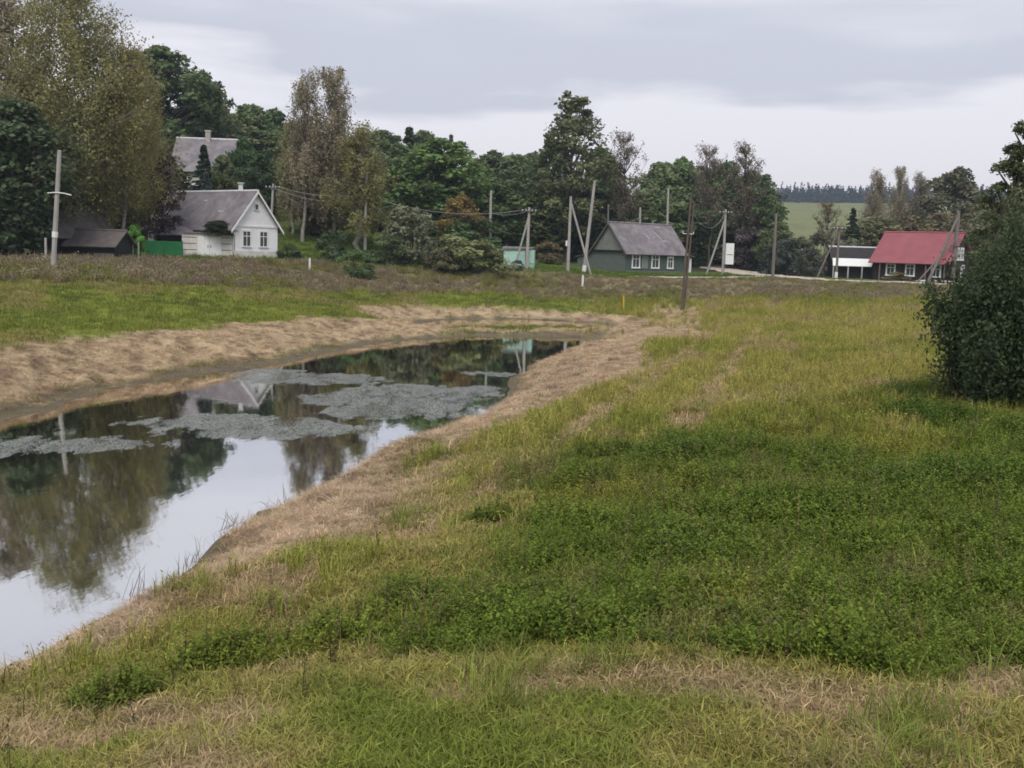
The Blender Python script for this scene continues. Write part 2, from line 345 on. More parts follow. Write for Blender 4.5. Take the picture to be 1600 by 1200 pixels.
def ground_colour(x, y, bi):
    R = np.hypot(x, y); n, n2, nb = bi['n'], bi['n2'], bi['nb']
    c = np.tile(np.array([.26,.235,.065]), (len(x), 1))                                   # mown, yellow-green
    c = mixc(c, (.33,.25,.135), sstep(0.04, 0.28, n2+n*0.6)); c = mixc(c, (.14,.165,.03), sstep(0.04, 0.28, -n2-n*0.5))
    dr = np.tile(np.array([.285,.26,.065]), (len(x), 1)); dr = mixc(dr, (.175,.18,.045), sstep(0.08, 0.3, nb*0.8+n)); dr = mixc(dr, (.23,.165,.085), sstep(0.08, 0.3, -n-n2*0.5))
    c = mixc(c, dr, bi['dry'])
    c = mixc(c, (.42,.32,.18), sstep(.0, .8, bi['stripe'])*.8); c = mixc(c, (.37,.275,.16), bi['tan']*.9)
    gr = np.tile(np.array([.165,.19,.03]), (len(x), 1)); gr = mixc(gr, (.17,.145,.05), sstep(0.0, 0.3, n+nb)); 
    c = mixc(c, gr, bi['green'])
    c = mixc(c, (.045,.052,.014), bi['lush'])
    we = np.tile(np.array([.20,.17,.085]), (len(x), 1)); we = mixc(we, (.15,.145,.045), sstep(-0.05, 0.2, n+nb))
    c = mixc(c, we, bi['weeds'])
    ya = np.tile(np.array([.095,.13,.028]), (len(x), 1)); c = mixc(c, ya, bi['yard'])
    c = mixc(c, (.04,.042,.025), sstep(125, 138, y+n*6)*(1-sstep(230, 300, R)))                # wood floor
    ff = np.tile(np.array([.165,.175,.065]), (len(x), 1)); ff = mixc(ff, (.13,.145,.05), sstep(0, .2, nb)); c = mixc(c, ff, sstep(230, 300, R))
    ha = np.tile(np.array([.43,.325,.20]), (len(x), 1)); ha = mixc(ha, (.25,.175,.11), sstep(0.0, 0.3, n2)); ha = mixc(ha, (.16,.145,.06), sstep(.15, .35, -n2+n*0.5)*0.7)
    c = mixc(c, ha, bi['hay'])
    c = mixc(c, (.115,.09,.07), bi['mud'])
    c = mixc(c, (.06,.05,.035), sstep(0.0, 0.1, -bi['d']))
    return c
# ---------------------------------------------------------------- ground (one sheet to the horizon) and water
def build_ground():
    r = [0.3]
    while r[-1] < 1500: r.append(r[-1]*1.0125+0.02)
    r = np.array(r)
    a = np.radians(np.r_[np.arange(-180, -36, 6), np.arange(-36, 36, 0.2), np.arange(36, 180, 6)])
    Rg, Ag = np.meshgrid(r, a, indexing='ij'); nr, na = Rg.shape
    x = (Rg*np.sin(Ag)).ravel(); y = (Rg*np.cos(Ag)).ravel()
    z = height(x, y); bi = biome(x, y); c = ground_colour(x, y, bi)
    V = np.c_[x, y, z]
    i, j = np.meshgrid(np.arange(nr-1), np.arange(na), indexing='ij'); j2 = (j+1) % na
    Fq = np.stack([i*na+j, i*na+j2, (i+1)*na+j2, (i+1)*na+j], -1).reshape(-1, 4)
    V = np.r_[V, [[0, 0, hz(0, 0)]]]
    m, t, b, out = new_mat('ground')
    at = nd(t, 'ShaderNodeAttribute', attribute_name='soil_colour')
    geo = nd(t, 'ShaderNodeNewGeometry')
    mpn = nd(t, 'ShaderNodeMapping'); mpn.inputs['Rotation'].default_value = (0, 0, 0.5); mpn.inputs['Scale'].default_value = (1, 0.55, 1); t.links.new(geo.outputs['Position'], mpn.inputs[0])
    n1 = noise(t, 9, 6, mpn.outputs[0], 0.7); n2 = noise(t, 1.7, 5, mpn.outputs[0], 0.6)
    f = mth(t, 'MULTIPLY', mth(t, 'MULTIPLY_ADD', n1, 1.3, 0.35), mth(t, 'MULTIPLY_ADD', n2, 0.9, 0.55))
    sc = nd(t, 'ShaderNodeVectorMath', operation='SCALE'); t.links.new(at.outputs['Color'], sc.inputs[0]); t.links.new(f, sc.inputs['Scale'])
    t.links.new(sc.outputs[0], b.inputs['Base Color']); b.inputs['Roughness'].default_value = 0.95; b.inputs['Specular IOR Level'].default_value = 0.1
    bn = nd(t, 'ShaderNodeBump'); bn.inputs['Strength'].default_value = 0.8; bn.inputs['Distance'].default_value = 0.06
    t.links.new(n1, bn.inputs['Height']); t.links.new(bn.outputs[0], b.inputs['Normal'])
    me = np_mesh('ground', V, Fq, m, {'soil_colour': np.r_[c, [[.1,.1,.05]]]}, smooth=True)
    return tag(obj('ground', me), 'grassy village ground with mown banks around the pond', 'ground', kind='structure')
build_ground()

def build_water():
    m, t, b, out = new_mat('pond_water')
    lw = nd(t, 'ShaderNodeFresnel'); lw.inputs['IOR'].default_value = 1.33
    geo = nd(t, 'ShaderNodeNewGeometry'); mpn = nd(t, 'ShaderNodeMapping'); mpn.inputs['Scale'].default_value = (1, 0.35, 1); t.links.new(geo.outputs['Position'], mpn.inputs[0])
    bn = nd(t, 'ShaderNodeBump'); bn.inputs['Strength'].default_value = 0.065; bn.inputs['Distance'].default_value = 0.02
    hgt = mth(t, 'ADD', noise(t, 3.5, 3, mpn.outputs[0]), mth(t, 'MULTIPLY', noise(t, 0.5, 2, mpn.outputs[0]), 1.5)); t.links.new(hgt, bn.inputs['Height'])
    gl = nd(t, 'ShaderNodeBsdfGlossy'); gl.inputs['Roughness'].default_value = 0.03; gl.inputs['Color'].default_value = (.95,.94,.93,1); t.links.new(bn.outputs[0], gl.inputs['Normal'])
    df = nd(t, 'ShaderNodeBsdfDiffuse'); df.inputs[0].default_value = (.045,.034,.02,1)
    ms = nd(t, 'ShaderNodeMixShader')
    t.links.new(mth(t, 'MINIMUM', mth(t, 'MULTIPLY_ADD', lw.outputs[0], 0.45, 0.78), 0.96), ms.inputs[0])
    t.links.new(df.outputs[0], ms.inputs[1]); t.links.new(gl.outputs[0], ms.inputs[2]); t.links.new(ms.outputs[0], out.inputs[0])
    mb = MB(); xs = np.linspace(-20, 12, 9); ys = np.linspace(3, 86, 15)
    for i in range(len(xs)-1):
        for j in range(len(ys)-1): mb.poly([(xs[i],ys[j],0),(xs[i+1],ys[j],0),(xs[i+1],ys[j+1],0),(xs[i],ys[j+1],0)])
    return tag(mb.build('pond_water', m), 'still dark pond reflecting sky and trees', 'pond', kind='structure')
build_water()

def build_road(name, pts, width, m, label):
    P = []
    for k in range(len(pts)-1):
        for s in np.linspace(0, 1, 14, endpoint=(k == len(pts)-2)): P.append((pts[k][0]*(1-s)+pts[k+1][0]*s, pts[k][1]*(1-s)+pts[k+1][1]*s))
    P = np.array(P); T = np.gradient(P, axis=0); T /= np.linalg.norm(T, axis=1)[:,None]; N = np.c_[-T[:,1], T[:,0]]
    V = []; cols = 5
    for k, (p, n) in enumerate(zip(P, N)):
        for q in range(cols):
            s = (q/(cols-1)-0.5)*width*(1+0.25*(vnoise(np.array([k*0.6]), np.array([q*9.0]), 3)[0]-0.5)); w = p+n*s
            V.append((w[0], w[1], hz(w[0], w[1])+0.05))
    Fq = np.array([(k*cols+q, k*cols+q+1, (k+1)*cols+q+1, (k+1)*cols+q) for k in range(len(P)-1) for q in range(cols-1)])
    return tag(obj(name, np_mesh(name, np.array(V), Fq, m, smooth=True)), label, 'road', kind='structure')
sand = mat('sandy_road', (.48,.40,.33), 0.95, 0.15, 0.8, 0.3, 8, (1,1,1), (.30,.25,.19), 0.6)
build_road('road', ROAD_PTS, 5.4, sand, 'pale sandy village road')
build_road('driveway', DRIVE_PTS, 2.0, sand, 'pale sandy drive before the green house')
# ---------------------------------------------------------------- buildings
def gable_house(name, label, cat, loc, rz, L, Wd, wh, rise, wall, roof, gable=None, over=0.35, ridge=None, thick=0.10, over_end=0.3, foundation=0.25, gable_split=False):
    root = empty(name, loc, rz, label, cat); hl, hw = L/2, Wd/2
    w = MB(); w.box(-hl, hl, -hw, hw, -0.6, wh)
    w.build('wall', wall, root)
    for s in (-1, 1):                                            # gable triangles as slabs 
        g = MB(); x0, x1 = (s*hl-0.12*s, s*(hl+0.015)) if gable else (s*hl-0.12*s, s*hl)
        a = [(x, y, z) for x in (min(x0,x1), max(x0,x1)) for y, z in ((-hw,wh+0.002),(hw,wh+0.002),(0,wh+rise-0.02))]
        g.v = a; g.f = [(0,2,1),(3,4,5),(0,1,4,3),(1,2,5,4),(2,0,3,5)]
        g.build('gable', gable or wall, root)
    rf = MB(); k = rise/hw; E = hl+over_end
    for s in (-1, 1):
        y1 = s*(hw+over); z1 = wh-over*k
        n = Vector((0, s*k, 1)).normalized()*thick
        lo = [(-E,0,wh+rise),(E,0,wh+rise),(E,y1,z1),(-E,y1,z1)]
        rf.hexa(lo+[tuple(Vector(p)+n+(Vector((0,0,0)))) for p in lo])
    r = rf.build('roof', roof, root)
    rc = MB(); rc.tube([(-E-0.02,0,wh+rise+thick),(E+0.02,0,wh+rise+thick)], 0.13, 8); rc.build('ridge_cap', ridge or roof, r)
    return root, r
def window(root, o, u, n, w, h, frame=None, bars=(1, 1), fw=0.11, name='window'):   # o = bottom centre on the wall, u along the wall, n outward
    o, u, n = Vector(o), Vector(u), Vector(n); v = Vector((0,0,1)); m = frame or M['white2']
    f = MB()
    f.obox(o,u,v,n, -w/2-fw,w/2+fw, h,h+fw*1.3, 0.005,0.07); f.obox(o,u,v,n, -w/2-fw-.03,w/2+fw+.03, -fw,0, 0.005,0.11)
    f.obox(o,u,v,n, -w/2-fw,-w/2, 0,h, 0.005,0.065); f.obox(o,u,v,n, w/2,w/2+fw, 0,h, 0.005,0.065)
    for i in range(bars[0]):
        c = -w/2+w*(i+1)/(bars[0]+1); f.obox(o,u,v,n, c-.025,c+.025, 0,h, 0.006,0.05)
    if bars[1]: f.obox(o,u,v,n, -w/2,w/2, h*0.68-.03,h*0.68+.03, 0.006,0.052)
    fr = f.build(name, m, root)
    MB().obox(o,u,v,n, -w/2,w/2, 0,h, 0.004,0.02).build('pane', M['glass'], fr)
    return fr
def chimney(root, x, y, z0, z1, s=0.28, m=None, cap=True):
    c = MB().box(x-s, x+s, y-s, y+s, z0, z1).build('chimney', m or M['brick'], root)
    if cap: MB().box(x-s-.08, x+s+.08, y-s-.08, y+s+.08, z1+.001, z1+.12).build('chimney_cap', M['ridge'], c)
    return c
def fascia(root, L, Wd, wh, rise, over, over_end, m, ends=(1,)):      # barge boards on the gable ends
    hw = Wd/2; k = rise/hw; E = L/2+over_end
    for e in ends:
        for s in (-1, 1):
            b = MB(); d = Vector((0, s*hw, -rise)); ln = d.length+over*math.sqrt(1+k*k); d.normalize()
            b.obox((e*(E+0.012), 0, wh+rise+0.02), d, Vector((0, 0, 1)), Vector((e,0,0)), 0, ln, -0.16, 0.09, 0, 0.05)
            b.build('barge_board', m, root)

# white house on the left
zb = hz(-25.5, 98.5)
r1, rf1 = gable_house('white_house', 'white village house with grey slate roof, gable towards the pond', 'house', (-28.19, 101.3, zb-0.05), math.radians(-40), 13.5, 4.7, 2.62, 2.95, M['white'], M['slate'], None, 0.45, M['ridge'])
fascia(r1, 13.5, 4.7, 2.62, 2.95, 0.45, 0.3, M['white2'])
for yy in (-1.0, 0.8): window(r1, (6.75, yy, 0.85), (0,1,0), (1,0,0), 0.75, 1.25)
window(r1, (6.75, 0.05, 4.05), (0,1,0), (1,0,0), 0.35, 0.45, bars=(0,0), fw=0.07, name='attic_window')
MB().box(6.754, 6.81, -2.35, 2.35, 2.50, 2.64).build('cornice', M['white2'], r1)
MB().box(6.753, 6.80, -2.32, 2.32, -0.5, 0.42).build('plinth', M['plaster'], r1)
chimney(rf1, 4.05, 0.35, 4.9, 6.35, 0.14, M['white2'])
for i, xx in enumerate((-3.2, -0.6, 2.6)): window(r1, (xx, -2.35, 0.85), (1,0,0), (0,-1,0), 0.8, 1.15)
for (a, b_, l_) in ((3.65, -1.5, .8), (0.2, -0.7, .5)):
    k = 2.95/2.35; MB().obox((a, b_, 2.62+2.95-abs(b_)*k+0.155), (1,0,0), Vector((0,-1,-k)).normalized(), Vector((0,-k,1)).normalized(), -l_/2, l_/2, -.06, .06, 0, .02).build('roof_patch', M['patch'], rf1)

# flat white garage in front of the white house
g = empty('garage', (-26.75, 95.0, hz(-26.75, 95)), math.radians(10), 'low white flat-roofed garage with double doors beside the white house', 'garage')
gw = MB().box(-2.15, 2.1, 0, 3.2, -0.5, 2.0).build('wall', M['plaster'], g)
MB().box(-2.3, 2.25, -0.15, 3.35, 2.003, 2.12).build('roof', M['slate'], g)
for s in (-1, 1):
    d_ = MB().box(0.15+min(0, s*0.98)+0.02, 0.15+max(0, s*0.98)-0.02, -0.05, -0.004, -0.02, 1.72).build('door', M['white2'], g)
    MB().box(0.15+s*0.12-0.03, 0.15+s*0.12+0.03, -0.09, -0.052, 0.8, 0.98).build('handle', M['dark_metal'], d_)
for z_ in (0.55, 1.1, 1.62):
    MB().box(-2.14, -0.95, -0.012, -0.003, z_, z_+0.05).build('board_joint', M['dark'], g)
    MB().box(1.2, 2.09, -0.012, -0.003, z_+.03, z_+0.08).build('board_joint', M['dark'], g)
MB().box(2.12, 2.32, -0.2, 0.0, -0.4, 2.0).build('corner_post', M['pole_wood'], g)
# low lean-to left of the garage
ls = empty('lean_to_shed', (-30.2, 96.6, hz(-30.2, 96.6)), math.radians(8), 'low open lean-to with pale eave behind the green fence', 'shed')
MB().box(-1.6, 1.35, 0.6, 2.6, -0.4, 1.75).build('wall', M['black_board'], ls)
rb = MB(); rb.hexa([(-1.8,-.1,1.55),(1.5,-.1,1.55),(1.5,2.8,2.25),(-1.8,2.8,2.25),(-1.8,-.1,1.66),(1.5,-.1,1.66),(1.5,2.8,2.36),(-1.8,2.8,2.36)]); rb.build('roof', M['slate2'], ls)
for xx in (-1.6, 1.25): MB().box(xx-.06, xx+.06, 0, .12, -.4, 1.56).build('post', M['pole_wood'], ls)
# dark shed under the birches
sh, shr = gable_house('dark_shed', 'low dark wooden shed with grey roof under the olive-yellow birch', 'shed', (-33.6, 88.6, hz(-33.6, 88)-.1), math.radians(-6), 3.9, 3.2, 1.2, 1.0, M['black_board'], M['old_slate'], None, 0.45, M['old_slate'])
MB().box(-1.7, -0.6, -1.66, -1.604, -.2, 1.15).build('door', M['dark'], sh)
MB().box(0.2, 1.9, -1.64, -1.604, 0.1, 0.5).build('plank_pile', M['pole_wood'], sh)
sh2, _ = gable_house('old_barn', 'dark barn half hidden behind the leftmost concrete pole', 'shed', (-36.8, 90.5, hz(-36.8, 90)), math.radians(60), 5.5, 4.0, 1.7, 2.3, M['black_board'], M['old_slate'], None, 0.4, M['old_slate'])
MB().box(2.754, 2.79, -0.8, 0.6, -.3, 1.5).build('door', M['dark'], sh2)
# green sheet fence
fe = empty('green_fence', (-30.7, 93.0, hz(-30.7, 93.0)), math.radians(26), 'solid dark green sheet fence left of the white garage', 'fence')
for i in range(3): MB().box(-2.25+i*1.52, -2.25+i*1.52+1.49, -0.02, 0.02, -0.15, 1.28).build('panel', M['fence_green'], fe)
for i in range(4): MB().box(-2.30+i*1.52, -2.22+i*1.52, 0.022, 0.10, -0.5, 1.36).build('post', M['dark_metal'], fe)
# upper house on the hill
zb = hz(-37.3, 132)
r2, rf2 = gable_house('upper_house', 'house on the hill with pale ridged steep slate roof and chimney', 'house', (-37.3, 132.5, zb-0.3), math.radians(4), 6.6, 7.6, 2.5, 4.0+(17.03-zb-6.2), M['plaster'], M['slate'], None, 0.5, M['ridge'])
chimney(rf2, 0.15, -0.2, 5.6, 17.03-zb+1.25, 0.27, M['brick'])
for xx in (-2, 1.6): window(r2, (xx, -3.8, 0.9), (1,0,0), (0,-1,0), 0.9, 1.2)
# green house
r3, rf3 = gable_house('green_house', 'green boarded village house with mauve-grey roof and white window trims', 'house', (14.15, 126.05, 3.0), math.radians(38), 9.4, 5.4, 2.4, 3.0, M['green_front'], M['slate'], M['grey_board'], 0.4, M['slate'])
MB().box(-4.74, -4.703, -2.7, 2.7, -0.5, 2.28).build('gable_cladding', M['green_board'], r3)
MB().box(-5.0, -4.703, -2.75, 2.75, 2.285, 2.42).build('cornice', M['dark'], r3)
fascia(r3, 9.4, 5.4, 2.4, 3.0, 0.4, 0.3, M['old_slate'], (-1,))
for xx, w_, h_ in ((-3.1, .95, 1.3), (-0.05, .95, 1.3), (2.35, .7, 1.05)):
    window(r3, (xx, -2.7, 0.62), (1,0,0), (0,-1,0), w_, h_, fw=0.16)
MB().box(-2.2, -1.25, -2.76, -2.703, 0.45, 2.0).build('board_panel', M['grey_board'], r3)
MB().box(-4.7, 4.7, -2.74, -2.703, -0.5, 0.25).build('plinth', M['green_board'], r3)
for (a, b_, l_, rz_) in ((1.6, -1.2, 1.3, 1), (2.2, -1.75, .8, 0), (-.2, -1.3, 1.0, 1), (2.4, -.35, .9, 0)):
    k = 3.0/2.7; U = Vector((1,0,0)); Vv = Vector((0,-1,-k)).normalized()
    if rz_: U, Vv = (U*0.5+Vv).normalized(), (U-Vv*0.5).normalized()
    MB().obox((a, b_, 5.4-abs(b_)*k+0.155), U, Vv, Vector((0,-k,1)).normalized(), -l_/2, l_/2, -.05, .05, 0, .02).build('roof_patch', M['patch'], rf3)
lt = MB(); lt.hexa([(-4.65,2.75,-.5),(-1.8,2.75,-.5),(-1.8,5.4,-.5),(-4.65,5.4,-.5),(-4.65,2.75,2.0),(-1.8,2.75,2.0),(-1.8,5.4,1.5),(-4.65,5.4,1.5)]); lt.build('lean_to', M['green_board'], r3)
ltr = MB(); ltr.hexa([(-4.85,2.72,2.03),(-1.6,2.72,2.03),(-1.6,5.7,1.47),(-4.85,5.7,1.47),(-4.85,2.72,2.12),(-1.6,2.72,2.12),(-1.6,5.7,1.56),(-4.85,5.7,1.56)]); ltr.build('lean_to_roof', M['old_slate'], r3)
pr = MB().box(4.72, 6.1, -2.2, 0.6, -.4, 1.85).build('porch', M['dark'], r3)
prr = MB(); prr.hexa([(4.6,-2.6,2.2),(6.6,-2.6,1.85),(6.6,.8,1.85),(4.6,.8,2.2),(4.6,-2.6,2.3),(6.6,-2.6,1.95),(6.6,.8,1.95),(4.6,.8,2.3)]); prr.build('porch_roof', M['old_slate'], pr)
MB().box(4.74, 5.15, -2.3, -2.203, -.3, 1.8).build('porch_panel', M['white2'], pr)
MB().box(5.75, 6.3, -2.32, -2.203, -.3, 1.75).build('porch_panel', M['white2'], pr)
# turquoise shed
ts = empty('turquoise_shed', (0.25, 110.6, 3.2), math.radians(-6), 'small turquoise painted shed with slanted roof', 'shed')
MB().box(-1.5, 1.55, 0, 1.8, -.5, 1.95).build('wall', M['turq'], ts)
tr_ = MB(); tr_.hexa([(-1.7,-.15,1.9),(1.35,-.15,2.03),(1.35,2,2.15),(-1.7,2,2.15),(-1.7,-.15,2.12),(1.35,-.15,2.12),(1.35,2,2.25),(-1.7,2,2.25)]); tr_.build('roof', M['slate'], ts)
MB().box(0.72, 0.78, -0.05, -0.003, -0.1, 1.9).build('door_edge', M['dark'], ts)
MB().box(1.15, 1.6, -0.08, -0.003, 0.6, 1.95).build('door', M['turq'], ts)
# red roofed house
a5 = math.radians(-40)
c5, s5 = math.cos(a5), math.sin(a5)
r5, rf5 = gable_house('red_roofed_house', 'dark brown house with large raspberry red roof', 'house', (47.6, 128.45, 2.85), a5, 8.6, 7.6, 2.6, 3.0, M['brown_board'], M['red_roof'], M['brown_board'], 0.75, M['red_roof'], over_end=0.35)
for xx in (-2.2, 0.05, 3.0): window(r5, (xx, -3.8, 0.75), (1,0,0), (0,-1,0), 0.8, 1.15, fw=0.17)
for yy in (-1.2, .35): window(r5, (4.315, yy, 2.75), (0,1,0), (1,0,0), 0.75, 1.05, fw=0.2)
for yy in (-2.0, 1.0): window(r5, (4.3, yy, 0.75), (0,1,0), (1,0,0), 0.8, 1.15, fw=0.15)
for xx in (-3.3, 2.0, 4.1): MB().box(xx-.06, xx+.06, -4.4, -4.28, -.5, 2.0).build('post', M['pole_wood'], r5)
# dark-roofed outbuilding left of it
an, anr = gable_house('dark_outbuilding', 'open dark outbuilding with black roof left of the red roofed house', 'shed', (40.9, 133.2, 2.9), math.radians(-8), 5.2, 4.0, 2.35, 1.3, M['black_board'], M['black_board'], None, 0.5, M['ridge'])
aw = MB(); aw.hexa([(-2.7,-2.95,1.45),(1.75,-2.95,1.45),(2.1,-2.35,2.35),(-2.7,-2.35,2.35),(-2.7,-2.98,1.5),(1.75,-2.98,1.5),(2.1,-2.38,2.4),(-2.7,-2.38,2.4)]); aw.build('awning', M['white2'], an)
for xx in (-2.6, -0.9, 0.7, 2.2): MB().box(xx-.08, xx+.08, -2.95, -2.8, -.5, 1.5).build('post', M['concrete'], an)
ck = empty('lumber_heap', (46.6, 122.0, hz(46.6, 122)), math.radians(-12), 'pile of pale planks lying before the red roofed house', 'planks')
for i in range(4): MB().box(-1.9+i*0.25, 1.6+i*0.1, -.3+i*.14, -.17+i*.14, 0.0+.09*(i % 2), 0.09+.09*(i % 2)).build('plank', M['white2'], ck)
# ---------------------------------------------------------------- poles, wires, posts
def pole(name, label, x, y, top, r0, r1, m, arms=0, group='village power poles', square=False, sink=0.4):
    zb = hz(x, y); root = empty(name, (x, y, zb), 0, label, 'pole', group)
    t = Vector(top)-Vector((x, y, zb)); s = MB(); n = 8
    s.tube([t*(-sink/t.length), t*0.33, t*0.66, t], [r0, r0+(r1-r0)*.33, r0+(r1-r0)*.66, r1], 4 if square else 8); s.build('shaft', m, root)
    MB().tube([t*0.999, t+Vector((0,0,0.06))], [r1*1.12, r1*0.6], 8).build('cap', m, root)
    for k in range(arms):
        c = t*(1-(0.35+0.55*k)/t.length)
        MB().box(c.x-.75, c.x+.75, c.y-r1-.10, c.y-r1-.01, c.z-.05, c.z+.05).build('crossarm', M['dark_metal'], root)
        for q in (-.66, -.3, .3, .66): MB().tube([(c.x+q,c.y-r1-.055,c.z+.051),(c.x+q,c.y-r1-.055,c.z+.11),(c.x+q,c.y-r1-.055,c.z+.2)], [.03,.055,.035], 6).build('insulator', M['porcelain'], root)
    return root, t
def strut(root, bx, by, frac, t, r, m, dz=0.0):
    o = root.location; b = Vector((bx, by, hz(bx, by)-0.3))-o; e = t*frac
    MB().tube([b, (b+e)/2, e], [r, r*.95, r*.9], 8).build('strut', m, root)
CO, WD, DW = M['concrete'], M['pole_wood'], mat('dark_pole_wood', (.11,.085,.07), 0.9, 0.3, 4, 0.3, 20, (3,3,.3))
p1, t1 = pole('concrete_pole', 'pale concrete pole with white band in front of the huge weeping birch', -30.47, 72, (-29.89, 72, 10.62), .17, .13, CO, 0)
MB().tube([t1*.275, t1*.325], [.19,.19], 8).build('white_band', M['porcelain'], p1)
MB().tube([t1*.64+Vector((-.55,-.2,.05)), t1*.64+Vector((0,-.18,.1)), t1*.64+Vector((.55,-.2,.06)), t1*.64+Vector((1.05,-.3,-.05))], [.035]*4, 6).build('lamp_arm', M['porcelain'], p1)
p2, t2 = pole('concrete_pole', 'pale pole among the garden shrubs right of the tall birch pair', -15.16, 110, (-15.1, 110, 12.75), .16, .12, CO)
p3, t3 = pole('wooden_pole', 'grey pole with crossarm directly behind the white house gable', -24.7, 110, (-24.4, 110, 10.85), .15, .11, CO, 1)
p4, t4 = pole('concrete_pole', 'pale pole rising behind the flat-topped hedge bush', -2.88, 121, (-2.95, 121, 11.4), .17, .13, CO)
p5, t5 = pole('concrete_pole', 'braced concrete pole in front of the turquoise shed', 1.12, 109.4, (1.18, 109.4, 9.28), .17, .13, CO, 1)
strut(p5, -0.15, 109.5, .86, t5, .11, CO)
p6, t6 = pole('concrete_pole', 'concrete pole with long brace leg, left of the green house', 5.38, 112.5, (5.42, 112.5, 10.62), .18, .13, CO)
strut(p6, 7.85, 112.7, .94, t6, .12, CO)
MB().box(t6.x*.4-.34, t6.x*.4-.17, -.14, .14, 2.7, 3.25).build('meter_box', M['porcelain'], p6)
p7, t7 = pole('concrete_pole', 'tall leaning concrete pole beside the green house gable', 7.2, 115.5, (8.0, 115.5, 12.5), .2, .14, CO)
MB().tube([t7*.02, t7*.09], [.24,.23], 8).build('white_band', M['porcelain'], p7)
p8, t8 = pole('wooden_pole', 'thin dark pole behind the left end of the green house ridge', 11.18, 134, (11.05, 134, 10.85), .13, .10, WD, 0)
p9, t9 = pole('wooden_pole', 'short looking pole behind the middle of the green house ridge', 15.3, 136, (15.15, 136, 10.7), .17, .13, CO, 0)
p10, t10 = pole('concrete_pole', 'tall pole behind the right end of the green house ridge', 18.7, 136, (18.5, 136, 13.15), .17, .13, CO, 0)
p11, t11 = pole('wooden_pole', 'dark double wooden pole at the end of the mown path', 13.51, 88, (13.82, 88, 9.83), .10, .075, DW, 0)
MB().tube([(.18,.1,-.3),(t11.x+.28,.1,9.0-.35)], [.09,.07], 8).build('twin_shaft', DW, p11)
for s_ in (-1, 1):
    MB().tube([(t11.x*.66+s_*.12,-.1,6.1),(t11.x*.66+s_*.42,-.16,6.1),(t11.x*.66+s_*.42,-.16,6.28)], [.03,.03,.05], 6).build('insulator', M['porcelain'], p11)
p12, t12 = pole('concrete_pole', 'braced pole carrying a white transformer box by the road', 23.48, 124, (23.44, 124, 10.28), .16, .12, CO, 1)
strut(p12, 21.6, 124.1, .86, t12, .11, CO)
tb = MB().box(.1, 1.0, -.75, -.2, 1.15, 3.5).build('transformer_box', M['white2'], p12)
MB().box(.18, .92, -.77, -.752, 2.2, 2.26).build('box_seam', M['dark_metal'], tb)
p13, t13 = pole('wooden_pole', 'lone grey wooden pole before the dark shrubs near the road', 25.99, 110.5, (25.98, 110.5, 9.44), .17, .13, WD, 0)
p14, t14 = pole('wooden_pole', 'braced wooden pole with white foot left of the dark outbuilding', 36.04, 123, (36.07, 123, 8.86), .15, .12, WD, 1)
strut(p14, 33.9, 123.3, .96, t14, .11, WD)
MB().tube([t14*.0+Vector((0,0,.05)), t14*.13], [.18,.175], 8).build('white_band', M['porcelain'], p14)
p15, t15 = pole('concrete_pole', 'thick pole with two brace legs before the red roof', 49.21, 123.2, (49.3, 123.2, 10.85), .27, .2, WD, 0)
strut(p15, 45.75, 121.6, .93, t15, .16, WD); strut(p15, 44.6, 121.9, .62, t15, .09, WD)
MB().box(t15.x*.5-.7, t15.x*.5+.45, -.32, -.22, 4.0, 4.08).build('crossarm', M['dark_metal'], p15)
def post(name, label, x, y, h, r, m, lean=0.0):
    z = hz(x, y); b = MB(); b.tube([(0,0,-.3),(lean*.5,0,h*.5),(lean,0,h)], [r, r, r*.92], 7)
    b.tube([(lean,0,h+.001),(lean,0,h+.03)], [r*.8, r*.3], 7)
    o = b.build(name, m); o.location = (x, y, z); return tag(o, label, 'post')
post('marker_stake', 'yellow stake at the far end of the pond', 8.6, 85.5, 1.25, .07, M['yellow'], -.08)
post('marker_post', 'short white post in brown weeds below the leaning concrete pole', 6.18, 100, 1.0, .1, M['porcelain'])
post('marker_post', 'short pale post in weeds below the dark round bush', -17.31, 92, 1.05, .09, M['porcelain'])
post('garden_post', 'thin pale post before the green fence, left one of two', -31.5, 90, 1.35, .06, CO)
post('garden_post', 'thin pale post before the green fence, right one of two', -31.02, 90, 1.25, .06, CO)
post('stub_post', 'short grey stub post just left of the leftmost concrete pole', -33.5, 78, 1.8, .09, CO)
def wire(label, a, b, sag):
    a, b = Vector(a), Vector(b); P = []
    for i in range(17):
        s = i/16; p = a.lerp(b, s); p.z -= sag*4*s*(1-s); P.append(p-a)
    o = MB().tube(P, 0.018, 4, False).build('power_wire', M['concrete']); o.location = a; return tag(o, label, 'wire', 'overhead power wires')
wl3 = Vector((-24.7, 109.8, hz(-24.7, 110)))+t3; wl5 = Vector((1.12, 109.2, hz(1.12, 109.4)))+t5; wl2 = Vector((-15.16, 109.8, hz(-15.16, 110)))+t2
wire('upper wire from the white house pole to the pole among shrubs', wl3+Vector((.5,0,-.2)), wl2+Vector((0,0,-2.6)), .5)
wire('lower wire from the white house pole to the pole among shrubs', wl3+Vector((-.4,0,-.2)), wl2+Vector((0,0,-3.2)), .7)
wire('wire from the pole among shrubs to the turquoise shed pole', wl2+Vector((0,0,-2.7)), wl5+Vector((-.5,0,-.2)), 1.0)
wire('wire between hedge pole and turquoise shed pole', (-2.95, 120.8, 9.1), wl5+Vector((.3,0,-.15)), .4)
wire('wire drooping from the brace-leg pole towards the green house ridge', (5.5, 112.4, 10.4), (15.1, 135.8, 9.6), 1.6)
wire('wire from the transformer pole to the dark double pole', (23.4, 123.8, 10.0), (14.1, 88, 8.4), 1.4)
wire('wire leaving the thick braced pole towards the big bush', (49.2, 123.0, 8.8), (62, 121, 8.9), .3)
